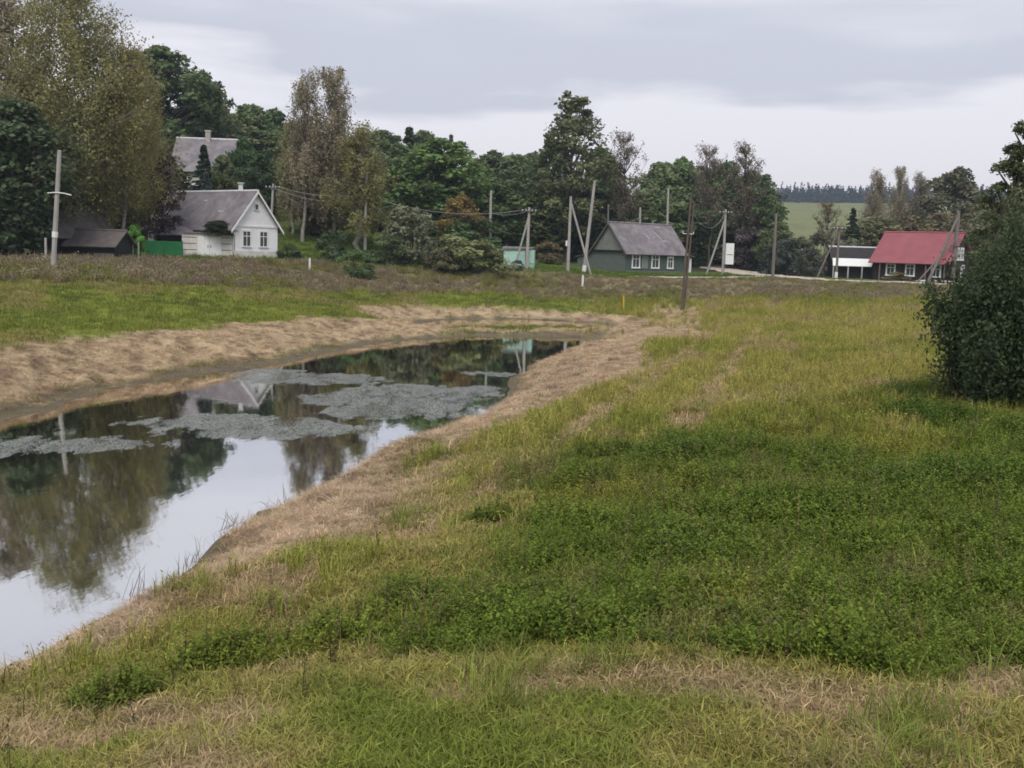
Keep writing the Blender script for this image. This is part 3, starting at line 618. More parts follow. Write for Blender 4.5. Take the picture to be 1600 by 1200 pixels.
TREES = [
    ('birch', -36.7, 90.0, 14.29, 22.93, (0.115, 0.118, 0.048), 'huge weeping birch with brown-olive foliage behind the leftmost concrete pole'),
    ('birch', -33.36, 93.0, 8.21, 18.1, (0.125, 0.12, 0.045), 'olive-yellow weeping birch hanging over the dark shed roof'),
    ('birch', -43.43, 94.0, 10.51, 21.93, (0.135, 0.125, 0.085), 'grey-brown birch with thin white trunk at the left edge of the picture'),
    ('round0', -38.31, 84.0, 9.14, 12.07, (0.04, 0.06, 0.03), 'dark green lime tree in deep shade at the far left edge'),
    ('round1', -38.13, 90.0, 5.03, 8.56, (0.04, 0.055, 0.03), 'low dark tree between the left edge and the dark shed'),
    ('round2', -46.07, 143.0, 13.04, 17.24, (0.052, 0.078, 0.035), 'tall dark green oak to the left above the upper house'),
    ('round1', -42.12, 148.0, 8.27, 15.16, (0.05, 0.07, 0.035), 'brown-tipped dark oak rising directly behind the upper house chimney'),
    ('aspen', -31.34, 97.0, 4.34, 9.03, (0.055, 0.038, 0.04), 'purple-leaved plum tree with forked dark trunk behind the green fence'),
    ('spruce', -32.47, 114.0, 3.89, 9.35, (0.03, 0.05, 0.03), 'narrow dark conifer in front of the upper house roof'),
    ('round2', -31.17, 117.0, 3.85, 7.9, (0.06, 0.08, 0.035), 'round green garden tree covering the right half of the upper house'),
    ('spruce', -30.53, 108.0, 3.94, 7.19, (0.06, 0.09, 0.08), 'small blue-green spruce just above the white house ridge'),
    ('round0', -30.88, 124.0, 4.52, 8.3, (0.04, 0.075, 0.03), 'leaning bright-edged tree right beside the upper house roof end'),
    ('round1', -27.92, 122.0, 5.17, 7.74, (0.035, 0.06, 0.03), 'dark rounded tree between the upper house and the tall birches'),
    ('birch', -22.06, 113.0, 5.58, 18.02, (0.135, 0.125, 0.085), 'tall birch with airy grey-brown top, left of the pair near the white house'),
    ('birch', -19.16, 115.0, 6.22, 18.56, (0.135, 0.125, 0.085), 'tall birch with white trunk, right of the pair near the white house'),
    ('birch', -15.96, 112.0, 7.58, 13.23, (0.115, 0.118, 0.048), 'shorter brown-olive birch right of the tall birch pair, beside a pale pole'),
    ('birch', -23.68, 116.0, 4.23, 12.51, (0.115, 0.118, 0.048), 'slim brown birch directly left of the tall birch pair'),
    ('round1', -20.51, 118.0, 7.64, 7.67, (0.1, 0.08, 0.045), 'low brown thicket tree under the tall birch pair'),
    ('round2', -9.73, 130.0, 12.62, 12.81, (0.068, 0.11, 0.038), 'broad bright green maple in the middle of the treeline'),
    ('round0', -14.98, 137.0, 6.85, 11.11, (0.052, 0.078, 0.035), 'dark round tree wedged between birches and the broad maple'),
    ('round1', -6.12, 121.0, 5.12, 6.83, (0.115, 0.09, 0.034), 'small rust-orange autumn tree in front of the broad maple'),
    ('aspen', 6.3, 136.0, 10.8, 21.21, (0.075, 0.09, 0.045), 'tallest airy aspen above the green house'),
    ('aspen', 3.97, 138.0, 7.71, 15.91, (0.06, 0.085, 0.04), 'lower aspen leaning against the tallest aspen on its left'),
    ('bare', 13.71, 138.0, 5.84, 17.33, (0.1, 0.09, 0.068), 'half-bare brown birch behind the green house ridge'),
    ('bare', 26.11, 148.0, 5.75, 17.07, (0.1, 0.09, 0.068), 'airy half-bare tree poking above the wood left of its right end'),
    ('bare', 30.77, 150.0, 6.35, 17.52, (0.1, 0.09, 0.068), 'airy half-bare tree at the right end of the wood'),
    ('round0', 30.8, 162.0, 11.44, 15.14, (0.052, 0.078, 0.035), 'rounded dark tree under the two airy tree tops'),
    ('round2', 33.79, 150.0, 6.62, 10.52, (0.052, 0.078, 0.035), 'dark tree ending the wood beside the far green field'),
    ('birch', 58.12, 178.0, 5.03, 16.18, (0.135, 0.125, 0.085), 'thin birch standing left of the row behind the red roof'),
    ('birch', 62.26, 180.0, 4.02, 16.96, (0.135, 0.125, 0.085), 'narrow middle birch in the row behind the red roof'),
    ('birch', 64.19, 176.0, 4.76, 15.8, (0.1, 0.09, 0.068), 'brownish birch right in the row behind the red roof'),
    ('round1', 66.86, 168.0, 12.35, 15.73, (0.075, 0.08, 0.05), 'large round oak behind the right end of the red roof'),
    ('bare', 43.27, 152.0, 4.65, 9.95, (0.1, 0.09, 0.05), 'small wispy tree standing against the far green field'),
    ('spruce', 44.81, 147.0, 3.98, 8.82, (0.03, 0.055, 0.03), 'lone dark spruce left of the red roofed house'),
    ('aspen', 16.44, 36.0, 3.49, 8.63, (0.045, 0.06, 0.03), 'tree with loose dark leaves reaching in at the upper right edge'),
    ('round1', -44.41, 165.0, 8.74, 13.45, (0.064, 0.09, 0.04), 'first wood tree right of the upper house chimney, far back', 1),
    ('round2', -41.07, 168.0, 7.91, 14.82, (0.052, 0.078, 0.035), 'wood tree over the upper house right gable, far back', 1),
    ('round0', -37.64, 170.0, 8.0, 14.69, (0.052, 0.078, 0.035), 'far wood tree left behind the tall birch pair', 1),
    ('round1', -33.91, 172.0, 9.11, 12.62, (0.064, 0.09, 0.04), 'far wood tree seen between the two tall birches', 1),
    ('round2', -21.42, 172.0, 9.11, 15.03, (0.052, 0.078, 0.035), 'far wood tree just right of the tall birch pair', 1),
    ('spruce', -17.37, 175.0, 6.18, 16.54, (0.052, 0.078, 0.035), 'pointed spruce top above the wood left of the broad maple', 1),
    ('round0', -15.39, 178.0, 8.38, 16.46, (0.064, 0.09, 0.04), 'far wood tree peeping over the broad maple left shoulder', 1),
    ('spruce', -11.1, 180.0, 3.81, 16.89, (0.052, 0.078, 0.035), 'small spruce tip directly above the broad maple', 1),
    ('round1', -4.05, 170.0, 9.0, 14.44, (0.052, 0.078, 0.035), 'far wood tree right behind the broad maple', 1),
    ('round2', -0.3, 168.0, 7.91, 14.43, (0.064, 0.09, 0.04), 'far wood tree above the hedge pole, further right', 1),
    ('round0', 2.37, 172.0, 9.11, 14.89, (0.052, 0.078, 0.035), 'far wood tree left of the tallest aspen foot', 1),
    ('round1', 11.86, 160.0, 8.47, 16.27, (0.052, 0.078, 0.035), 'far wood tree right behind the tallest aspen', 1),
    ('round2', 20.69, 162.0, 8.58, 14.87, (0.064, 0.09, 0.04), 'far wood tree right behind the half-bare brown birch', 1),
    ('round1', 24.29, 165.0, 7.76, 15.75, (0.052, 0.078, 0.035), 'far wood tree above the tall pole behind the green house', 1),
    ('round0', 27.38, 166.0, 7.81, 14.5, (0.052, 0.078, 0.035), 'far wood tree left of the two airy tops', 1),
    ('round2', 33.01, 158.0, 7.9, 14.01, (0.064, 0.09, 0.04), 'far wood tree under the right airy top', 1),
    ('round0', -4.73, 140.0, 7.82, 10.6, (0.052, 0.078, 0.035), 'dark front tree above the rust-orange tree', 1),
    ('round1', -0.78, 138.0, 8.12, 9.39, (0.052, 0.078, 0.035), 'dark front tree above the turquoise shed', 1),
    ('round2', 4.08, 140.0, 8.24, 9.63, (0.064, 0.09, 0.04), 'dark front tree between turquoise shed and brace-leg pole', 1),
    ('round0', 9.09, 142.0, 8.35, 9.79, (0.052, 0.078, 0.035), 'dark front tree behind the leaning concrete pole', 1),
    ('round1', 13.11, 143.0, 7.57, 10.5, (0.052, 0.078, 0.035), 'dark front tree behind the left end of the green house roof', 1),
    ('round2', 17.8, 146.0, 8.59, 10.49, (0.064, 0.09, 0.04), 'dark front tree behind the middle of the green house roof', 1),
    ('round0', 23.5, 152.0, 8.49, 10.14, (0.052, 0.078, 0.035), 'dark front tree between green house and transformer pole', 1),
    ('round1', 29.83, 160.0, 8.47, 8.8, (0.052, 0.078, 0.035), 'dark front tree directly behind the transformer pole', 1),
    ('round2', 33.86, 157.0, 7.39, 8.27, (0.064, 0.09, 0.04), 'dark front tree behind the purplish shrub', 1),
    ('round1', -17.08, 134.0, 7.09, 7.17, (0.052, 0.078, 0.035), 'shaded tree behind the pole among garden shrubs', 1),
    ('round2', -21.76, 150.0, 9.71, 9.94, (0.052, 0.078, 0.035), 'shaded tree filling the gap behind the shorter olive birch', 1),
    ('round0', -28.72, 134.0, 6.31, 5.25, (0.064, 0.09, 0.04), 'shaded tree left below the tall birch pair', 1),
    ('round1', -39.09, 150.0, 9.71, 7.63, (0.052, 0.078, 0.035), 'shaded tree behind the upper house right end', 1),
    ('round2', -36.1, 152.0, 9.84, 8.92, (0.052, 0.078, 0.035), 'shaded tree between the upper house and the far wood', 1),
    ('round0', 34.31, 145.0, 4.69, 6.65, (0.064, 0.09, 0.04), 'low dark tree at the right tip of the wood above the lone wooden pole', 1),
    ('round2', -44.26, 150.0, 9.71, 10.68, (0.052, 0.078, 0.035), 'shaded tree behind the upper house left end', 1),
    ('round1', -41.94, 110.0, 10.35, 13.57, (0.052, 0.078, 0.035), 'shaded tree behind the huge weeping birch, in the middle', 1),
    ('round2', -48.47, 112.0, 9.88, 13.99, (0.064, 0.09, 0.04), 'shaded tree behind the huge weeping birch, at its left', 1),
    ('round0', -38.89, 112.0, 7.91, 10.02, (0.052, 0.078, 0.035), 'shaded tree between the huge birch and the plum tree', 1),
    ('round2', 51.54, 158.0, 6.97, 7.88, (0.08, 0.085, 0.05), 'bushy grey-green tree above the left end of the red roof', 2),
    ('round0', 57.29, 160.0, 7.53, 7.96, (0.08, 0.085, 0.05), 'bushy grey-green tree above the middle of the red roof, left one', 2),
    ('round1', 60.66, 158.0, 7.44, 8.5, (0.08, 0.085, 0.05), 'bushy grey-green tree above the middle of the red roof, right one', 2),
    ('round2', 64.83, 150.0, 7.94, 10.25, (0.08, 0.085, 0.05), 'bushy tree between the red roof and the big dark bush', 2),
    ('round0', 63.2, 140.0, 7.41, 11.69, (0.08, 0.085, 0.05), 'bushy tree half hidden by the big dark bush top', 2),
]
SHRUBS = [
    ('shrub0', -16.73, 101.0, 3.21, 2.88, (0.04, 0.06, 0.028), 'dark round clipped bush on the lawn right of the white house'),
    ('shrub1', -12.43, 104.0, 4.4, 2.7, (0.06, 0.08, 0.035), 'dull green bush under the pale pole in the garden'),
    ('shrub2', -10.16, 107.0, 6.04, 5.63, (0.095, 0.1, 0.06), 'large grey-green willow shrub in front of the broad maple'),
    ('shrub1', -13.25, 91.0, 3.32, 2.26, (0.055, 0.085, 0.032), 'green bush in the brown weeds below the dark round bush'),
    ('shrub2', -4.63, 103.0, 7.57, 3.42, (0.115, 0.125, 0.055), 'wide low pale bush left of the turquoise shed'),
    ('shrub0', -4.35, 119.0, 7.84, 4.17, (0.05, 0.075, 0.03), 'flat-topped dark hedge bush under the rust-orange tree'),
    ('shrub0', -20.49, 99.0, 2.45, 1.14, (0.04, 0.055, 0.03), 'low dark hedge bush at the white house corner'),
    ('shrub1', 0.13, 107.0, 1.26, 1.04, (0.05, 0.06, 0.04), 'small weedy bush in front of the turquoise shed'),
    ('shrub1', 31.25, 149.0, 7.45, 5.57, (0.055, 0.045, 0.045), 'purplish dark shrub behind the transformer box'),
    ('shrub2', 32.14, 133.0, 5.48, 4.46, (0.04, 0.05, 0.04), 'dark grey shrub behind the lone wooden pole by the road'),
    ('shrub0', 34.78, 131.0, 4.62, 3.35, (0.045, 0.05, 0.04), 'dark shrub beside the road left of the braced pole'),
    ('shrub1', 3.62, 126.0, 3.71, 2.49, (0.09, 0.075, 0.04), 'brownish shrub between turquoise shed and green house'),
    ('shrub2', -6.87, 101.0, 3.56, 2.45, (0.08, 0.075, 0.045), 'brown-green bush at the foot of the willow shrub'),
    ('shrub1', 42.38, 122.0, 2.87, 1.01, (0.11, 0.09, 0.04), 'yellowing low bush before the red roofed house windows'),
    ('shrub0', -31.69, 91.0, 1.82, 2.55, (0.085, 0.18, 0.035), 'bright lime green young shrub above the green fence'),
    ('shrub1', -25.66, 93.2, 3.51, 3.4, (0.045, 0.06, 0.03), 'dark green vine heap spilling over the white garage'),
    ('shrub2', 35.23, 136.0, 4.64, 4.66, (0.07, 0.075, 0.045), 'grey-green shrub below the far field, left of three'),
    ('shrub1', 38.87, 139.0, 5.4, 5.5, (0.085, 0.08, 0.05), 'brownish shrub below the far field, middle of three'),
    ('shrub2', 43.07, 142.0, 5.01, 4.78, (0.07, 0.078, 0.045), 'grey-green shrub below the lone spruce'),
    ('bush', 11.55, 24.5, 2.38, 4.31, (0.075, 0.085, 0.042), 'lighter olive bush rising behind the big dark bush'),
    ('bush', 10.03, 21.8, 2.31, 3.83, (0.042, 0.062, 0.027), 'big dark leafy bush filling the right edge of the picture'),
]# ---------------------------------------------------------------- trees and shrubs
def leaves(C, Nn, size, seed, aspect=0.6, droop=0.0, tint=None, jitter=0.9):
    """one folded-diamond face per leaf spray at C, facing roughly along Nn"""
    g = np.random.default_rng(seed); n = len(C)
    N = Nn+g.normal(0, jitter, (n, 3)); N /= np.linalg.norm(N, axis=1)[:,None]+1e-9
    A = g.normal(0, 1, (n, 3)); A[:,2] -= droop*2
    U = A-(A*N).sum(1)[:,None]*N; U /= np.linalg.norm(U, axis=1)[:,None]+1e-9
    Vv = np.cross(N, U); s = (size*g.uniform(0.6, 1.35, n))[:,None]
    P = np.stack([C-U*s, C+Vv*s*aspect-U*s*0.1, C+U*s, C-Vv*s*aspect-U*s*0.1], 1)
    F = np.arange(n*4).reshape(n, 4)
    t = g.uniform(0, 1, n) if tint is None else np.clip(tint*0.65+g.uniform(0, 1, n)*0.35, 0, 1)
    return P.reshape(-1, 3), F, np.repeat(t, 4), np.repeat(g.uniform(0, 1, n), 4)
def crown_from_puffs(name, puffs, per, size, seed, flat=0.8, droop=0.0, shell=0.75, aspect=0.6):
    g = np.random.default_rng(seed); Cs = []; Ns = []; Ts = []
    for (c, r) in puffs:
        k = int(per*g.uniform(0.7, 1.3)); d = g.normal(0, 1, (k, 3)); d /= np.linalg.norm(d, axis=1)[:,None]
        d[:,2] = np.where(d[:,2] < -0.7, -d[:,2]*0.6, d[:,2])
        rad = r*(shell+(1-shell)*g.uniform(-1, 1, k))*g.uniform(0.75, 1.12, k)
        Cs.append(np.array(c)+d*rad[:,None]*np.array([1, 1, flat])); Ns.append(d+np.array([0,0,.35])); Ts.append(np.full(k, g.uniform(0, 1)))
    P, F, t, h = leaves(np.concatenate(Cs), np.concatenate(Ns), size, seed+1, aspect, droop, np.concatenate(Ts))
    return np_mesh(name, P, F, M['leaf'], {'tint': t, 'hue': h})
def branch_mesh(name, segs, m):
    b = MB()
    for pts, rad, sides in segs: b.tube(pts, rad, sides, False)
    return b.mesh(name, m, True)
def wobble(p0, p1, r0, r1, n, amp, g, sides=6):
    P = []; R = []
    for i in range(n+1):
        s = i/n; p = [p0[k]*(1-s)+p1[k]*s+(g.normal(0, amp) if 0 < i else 0)*(1 if k < 2 else .4) for k in range(3)]; P.append(p); R.append(r0*(1-s)+r1*s)
    return (P, R, sides)
def proto_round(seed, H=14.0, W=9.0, n=125, per=105, size=.24, r=(0.8,1.7), low=0.06, flat=.95, power=1.0):
    g = np.random.default_rng(seed); puffs = []; segs = []
    lob = [(g.uniform(0, 6.28), g.uniform(.3, 1.0), g.uniform(.35, .95)) for _ in range(7)]
    while len(puffs) < n:
        z = g.uniform(low, 0.965); a = g.uniform(0, 6.28)
        env = math.sin(math.pi*min(1, max(0, (z-low+.06)/(1.06-low)))**(0.75*power))**0.62
        env *= 0.78+0.22*sum(math.exp(-((a-l[0]+3.14) % 6.28-3.14)**2*2-((z-l[2])*4)**2) for l in lob)*1.6
        q = env*math.sqrt(g.uniform(0.12, 1)); rr = g.uniform(*r)*(0.75 if z > .85 else 1)
        R = max(0, W/2*min(1.05, q)-rr*.6)
        puffs.append(((R*math.cos(a), R*math.sin(a), z*H-rr*.3), rr))
    segs.append(wobble((0,0,-.4), (g.normal(0,.3), g.normal(0,.3), H*.72), .30, .07, 7, .12, g, 8))
    for c, rr in puffs[::2]:
        z0 = max(H*low*.7, c[2]*.62); segs.append(wobble((0, 0, z0), c, .10, .025, 4, .15, g, 5))
    return crown_from_puffs('crown', puffs, per, size, seed+5, flat), branch_mesh('trunk', segs, M['bark']), H, W
def proto_birch(seed, H=20.0, W=8.0, nb=125, size=.125, full=1.9, long=1.0, jit=.16):
    g = np.random.default_rng(seed); segs = []; C = []; N = []; T = []
    segs.append(wobble((0,0,-.4), (g.normal(0,.6), g.normal(0,.6), H*.97), .26, .03, 12, .16, g, 8)); ax = segs[0][0]
    for i in range(nb):
        s = g.uniform(.2, .97); k = s*12; j = int(k); base = np.array(ax[j])*(1-(k-j))+np.array(ax[min(j+1,12)])*(k-j)
        a = g.uniform(0, 6.28); env = min(1.0, 1.35*(1-s)+.28)*(0.55+0.45*min(1, s/.35)); ln = W/2*env*g.uniform(.45, 1.05)
        tip = base+np.array([math.cos(a)*ln, math.sin(a)*ln, ln*g.uniform(.35, .9)])
        tip[2] = min(tip[2], H); segs.append(wobble(base, tip, .05, .012, 4, .10, g, 4))
        tone = g.uniform(0, 1)
        for q in range(g.integers(4, 8)):
            f = g.uniform(.35, 1.05); p = base+(tip-base)*f+g.normal(0, .25, 3); L = long*g.uniform(.8, 3.2)*(0.55 if s > .8 else 1); m = int(L*9*full)
            zz = np.sort(g.uniform(0, 1, m)); dx = g.normal(0, .22+jit, 2)
            pts = np.c_[p[0]+dx[0]*zz+g.normal(0, jit, m), p[1]+dx[1]*zz+g.normal(0, jit, m), p[2]-zz*L]
            C.append(pts); d = np.tile([math.cos(a), math.sin(a), .3], (m, 1)); N.append(d); T.append(np.full(m, tone*.6+g.uniform(0, .4)))
    P, F, t, h = leaves(np.concatenate(C), np.concatenate(N), size, seed+3, .55, .8, np.concatenate(T))
    return np_mesh('crown', P, F, M['leaf'], {'tint': t, 'hue': h}), branch_mesh('trunk', segs, M['birch']), H, W
def proto_bare(seed, H=17.0, W=6.5):
    g = np.random.default_rng(seed); segs = []; C = []
    segs.append(wobble((0,0,-.4), (g.normal(0,.4), g.normal(0,.4), H*.95), .2, .025, 10, .15, g, 7)); ax = segs[0][0]
    for i in range(60):
        s = g.uniform(.25, .97); k = s*10; j = int(k); base = np.array(ax[j]); a = g.uniform(0, 6.28); ln = W/2*min(1, 1.5*(1-s)+.3)*g.uniform(.4, 1.05)
        tip = base+np.array([math.cos(a)*ln, math.sin(a)*ln, ln*g.uniform(.9, 1.8)]); tip[2] = min(tip[2], H); segs.append(wobble(base, tip, .05, .012, 4, .1, g, 4))
        for q in range(5):
            f = g.uniform(.3, 1); p = base+(tip-base)*f; e = p+np.array([g.normal(0,.5), g.normal(0,.5), g.uniform(.3, 1.2)]); e[2] = min(e[2], H+.3)
            segs.append(wobble(p, e, .02, .006, 2, .05, g, 3))
            C.append(p+(e-p)*g.uniform(0, 1, (14, 1))+g.normal(0, .16, (14, 3)))
    C = np.concatenate(C); P, F, t, h = leaves(C, np.tile([0,0,.3], (len(C), 1)), .11, seed+3, .55, .3)
    return np_mesh('crown', P, F, M['leaf'], {'tint': t, 'hue': h}), branch_mesh('trunk', segs, M['bark']), H, W
def proto_spruce(seed, H=12.0, W=4.4):
    g = np.random.default_rng(seed); C = []; N = []; segs = [wobble((0,0,-.3), (0,0,H*.99), .18, .02, 8, .02, g, 7)]
    z = .5
    while z < H*.985:
        s = z/H; L = W/2*(1-s)**.85*g.uniform(.85, 1.1)+.08
        for q in range(int(9-5*s)):
            a = g.uniform(0, 6.28); ll = L*g.uniform(.75, 1.12); m = int(18+60*ll); f = np.sqrt(g.uniform(0.01, 1, m))
            wv = (g.uniform(-1, 1, m))*(1-f*.7)*ll*.32
            pts = np.c_[math.cos(a)*f*ll-math.sin(a)*wv, math.sin(a)*f*ll+math.cos(a)*wv, z-f*ll*.38+f*f*ll*.16+g.normal(0, .05, m)]
            C.append(pts); N.append(np.tile([math.cos(a)*.4, math.sin(a)*.4, 1], (m, 1)))
            segs.append(([(0,0,z),(math.cos(a)*ll*.9, math.sin(a)*ll*.9, z-ll*.22)], [.03,.008], 3))
        z += .22+.28*(1-s)
    P, F, t, h = leaves(np.concatenate(C), np.concatenate(N), .17, seed+2, .55, .3, None, .5)
    return np_mesh('crown', P, F, M['leaf'], {'tint': t, 'hue': h}), branch_mesh('trunk', segs, M['bark']), H, W
def proto_bush(seed, H=4.2, W=3.4, ns=150, per=400, size=.038):      # arching stems leafed along their upper part
    g = np.random.default_rng(seed); segs = []; C = []; N = []; T = []
    for i in range(ns):
        a = g.uniform(0, 6.28); e = math.sqrt(g.uniform(.02, 1)); top = H*(1-.5*e**2.6)*g.uniform(.35, 1.1); R = W/2*e*(1+.2*math.sin(3*a+seed)+.12*g.normal())
        b = np.array([.55*R*math.cos(a)*g.uniform(.3, 1.5), .55*R*math.sin(a)*g.uniform(.3, 1.5), -.2]); t = np.array([R*math.cos(a), R*math.sin(a), top])
        m = (b+t)/2+np.array([0, 0, top*.18])-np.array([math.cos(a), math.sin(a), 0])*R*.12
        f = np.linspace(0, 1, 7)[:,None]; P = b*(1-f)**2+m*2*f*(1-f)+t*f**2+g.normal(0, .03, (7, 3)); segs.append(([tuple(q) for q in P], list(np.linspace(.03, .006, 7)), 4))
        k = int(per*g.uniform(.6, 1.3)*(.5+.7*e)); f = 1-g.uniform(0, 1, (k, 1))**1.35*.97; sp = .07+.16*(1-np.abs(f-.75))*g.uniform(.4, 1.3)
        C.append(b*(1-f)**2+m*2*f*(1-f)+t*f**2+g.normal(0, 1, (k, 3))*sp); N.append(np.tile([math.cos(a)*.6, math.sin(a)*.6, .5], (k, 1))); T.append(np.full(k, g.uniform(0, 1)))
    C = np.concatenate(C); C[:,2] = np.maximum(C[:,2], .02)
    P, F, t, h = leaves(C, np.concatenate(N), size, seed+3, .55, .2, np.concatenate(T))
    return np_mesh('crown', P, F, M['leaf'], {'tint': t, 'hue': h}), branch_mesh('stems', segs, M['bark']), H, W
def proto_shrub(seed, H=3.0, W=3.4, n=40, per=110, size=.09, r=(.3,.6), up=0.0, droop=0):
    g = np.random.default_rng(seed); puffs = []; segs = []
    for i in range(n):
        a = g.uniform(0, 6.28); z = g.uniform(.02, .93); env = math.sqrt(max(0.02, 1-(max(0, z-.25)/.76)**2))*(1+.18*math.sin(a*2+seed)+.12*math.sin(a*5+seed))
        rr = g.uniform(*r); R = max(0, W/2*env*math.sqrt(g.uniform(.25, 1))-rr*.7); puffs.append(((R*math.cos(a), R*math.sin(a), z*H-rr*.25+up*rr*g.uniform(-1, 1)), rr))
        if i % 2 == 0: segs.append(wobble((g.normal(0,.12), g.normal(0,.12), -.2), puffs[-1][0], .035, .01, 3, .06, g, 4))
    return crown_from_puffs('crown', puffs, per, size, seed+3, .85, droop), branch_mesh('stems', segs, M['bark']), H, W
PROTO = {
    'round0': proto_round(1), 'round1': proto_round(2, n=115, r=(.7,1.6), per=110, low=.08, power=.85), 'round2': proto_round(3, n=135, r=(.7,1.5), per=100, low=.05, power=1.25),
    'birch': proto_birch(4), 'birch2': proto_birch(14, nb=115), 'bare': proto_bare(5), 'spruce': proto_spruce(6),
    'aspen': proto_round(7, 18, 8, n=115, per=85, size=.18, r=(.5,1.15), low=.15, power=.85, flat=1.0),
    'edge': proto_round(8, 12, 4, n=130, per=170, size=.06, r=(.2,.5), low=.1, power=.8, flat=1.0),
    'shrub0': proto_shrub(9), 'shrub1': proto_shrub(10, n=34, r=(.25,.7)), 'shrub2': proto_shrub(11, n=46, r=(.25,.5), up=1.2, droop=.3),
    'bush': proto_bush(12, ns=150, per=480, size=.05), 'heap': proto_shrub(12, 4.2, 3.4, n=200, per=150, size=.06, r=(.25,.6), up=.6),
}
def plant(name, kind, x, y, w, h, colour, label, cat, group=None, spin=None):
    cr, tk, H0, W0 = PROTO[kind]
    root = empty(name, (x, y, hz(x, y)-0.05), random.uniform(0, 6.28) if spin is None else spin, label, cat, group)
    root.scale = (w/W0, w/W0, h/H0)
    a = obj(tk.name.split('.')[0], tk, root); b = obj(cr.name.split('.')[0], cr, root); b.color = (*colour, 1); a.color = (.1,.08,.06,1)
    return root
NAMES = {'birch': 'birch_tree', 'bare': 'half_bare_tree', 'spruce': 'spruce_tree', 'aspen': 'aspen_tree'}
nb_ = 0
PROTO['bigbirch'] = proto_birch(24, 22.0, 13.0, nb=190, size=.105, full=2.0, long=1.1, jit=.3)
for t_ in TREES:
    k, x, y, w, h, c, lab = t_[:7]
    if k == 'birch':
        nb_ += 1; k = 'birch' if nb_ % 2 else 'birch2'
    if lab.startswith('huge') or lab.startswith('olive-yellow'): k = 'bigbirch'
    if 'upper right edge' in lab: k = 'edge'
    nm = NAMES.get(t_[0], 'leafy_tree'); grp = None
    if len(t_) > 7:
        grp = 'trees behind the red roofed house' if t_[7] == 2 else 'trees of the wood behind the houses'
        j = random.uniform(.8, 1.2); c = (c[0]*j*random.uniform(.9, 1.2), c[1]*j, c[2]*j*random.uniform(.9, 1.1))
    plant(nm, k, x, y, w*(1.45 if grp else 1.15), h, tuple(q*(2.3 if grp else 2.05)*f_ for q, f_ in zip(c, (1.08, 1.0, .95))), lab, 'tree', grp)
for k, x, y, w, h, c, lab in SHRUBS:
    if 'vine heap' in lab:
        continue
    plant('shrub' if k != 'bush' else 'leafy_bush', k, x, y, w*1.18, h*1.06, tuple(q*(1.5 if k == 'bush' else 2.15) for q in c), lab, 'shrub' if k != 'bush' else 'bush')
v_ = plant('vine_heap', 'heap', -25.95, 96.0, 3.9, 1.35, (.06,.07,.035), 'dark green vine heap spilling over the white garage', 'vine'); v_.location.z = hz(-25.9, 96.2)+1.7
# far spruce wood on the hill crest: reads as one mass
def far_wood():
    sp = PROTO['spruce']; g = np.random.default_rng(77); C = []; N = []; T = []
    for i in range(620):
        a = math.radians(g.uniform(9.5, 24)); R = g.uniform(940, 1060); x, y = R*math.sin(a), R*math.cos(a); z = hz(x, y); H = g.uniform(9, 17)*(1 if g.uniform() < .8 else .7); W = H*.46; m = 110
        s = np.sqrt(g.uniform(0, 1, m)); th = g.uniform(0, 6.28, m); zz = 1-s
        C.append(np.c_[x+np.cos(th)*s*W/2*g.uniform(.6, 1, m), y+np.sin(th)*s*W/2, z+zz*H]); N.append(np.c_[np.cos(th), np.sin(th), np.full(m, .5)]); T.append(np.full(m, g.uniform(0, 1)))
    P, F, t, h = leaves(np.concatenate(C), np.concatenate(N), 1.0, 5, .6, .4, np.concatenate(T))
    o = obj('distant_spruce_wood', np_mesh('distant_spruce_wood', P, F, M['leaf'], {'tint': t, 'hue': h})); o.color = (.022,.036,.04,1)  # spruce green shifted to blue: distance haze painted into the leaf colour
    tag(o, 'dark spruce wood on the crest beyond the far field, haze blue in its colour', 'wood', kind='stuff')
far_wood()
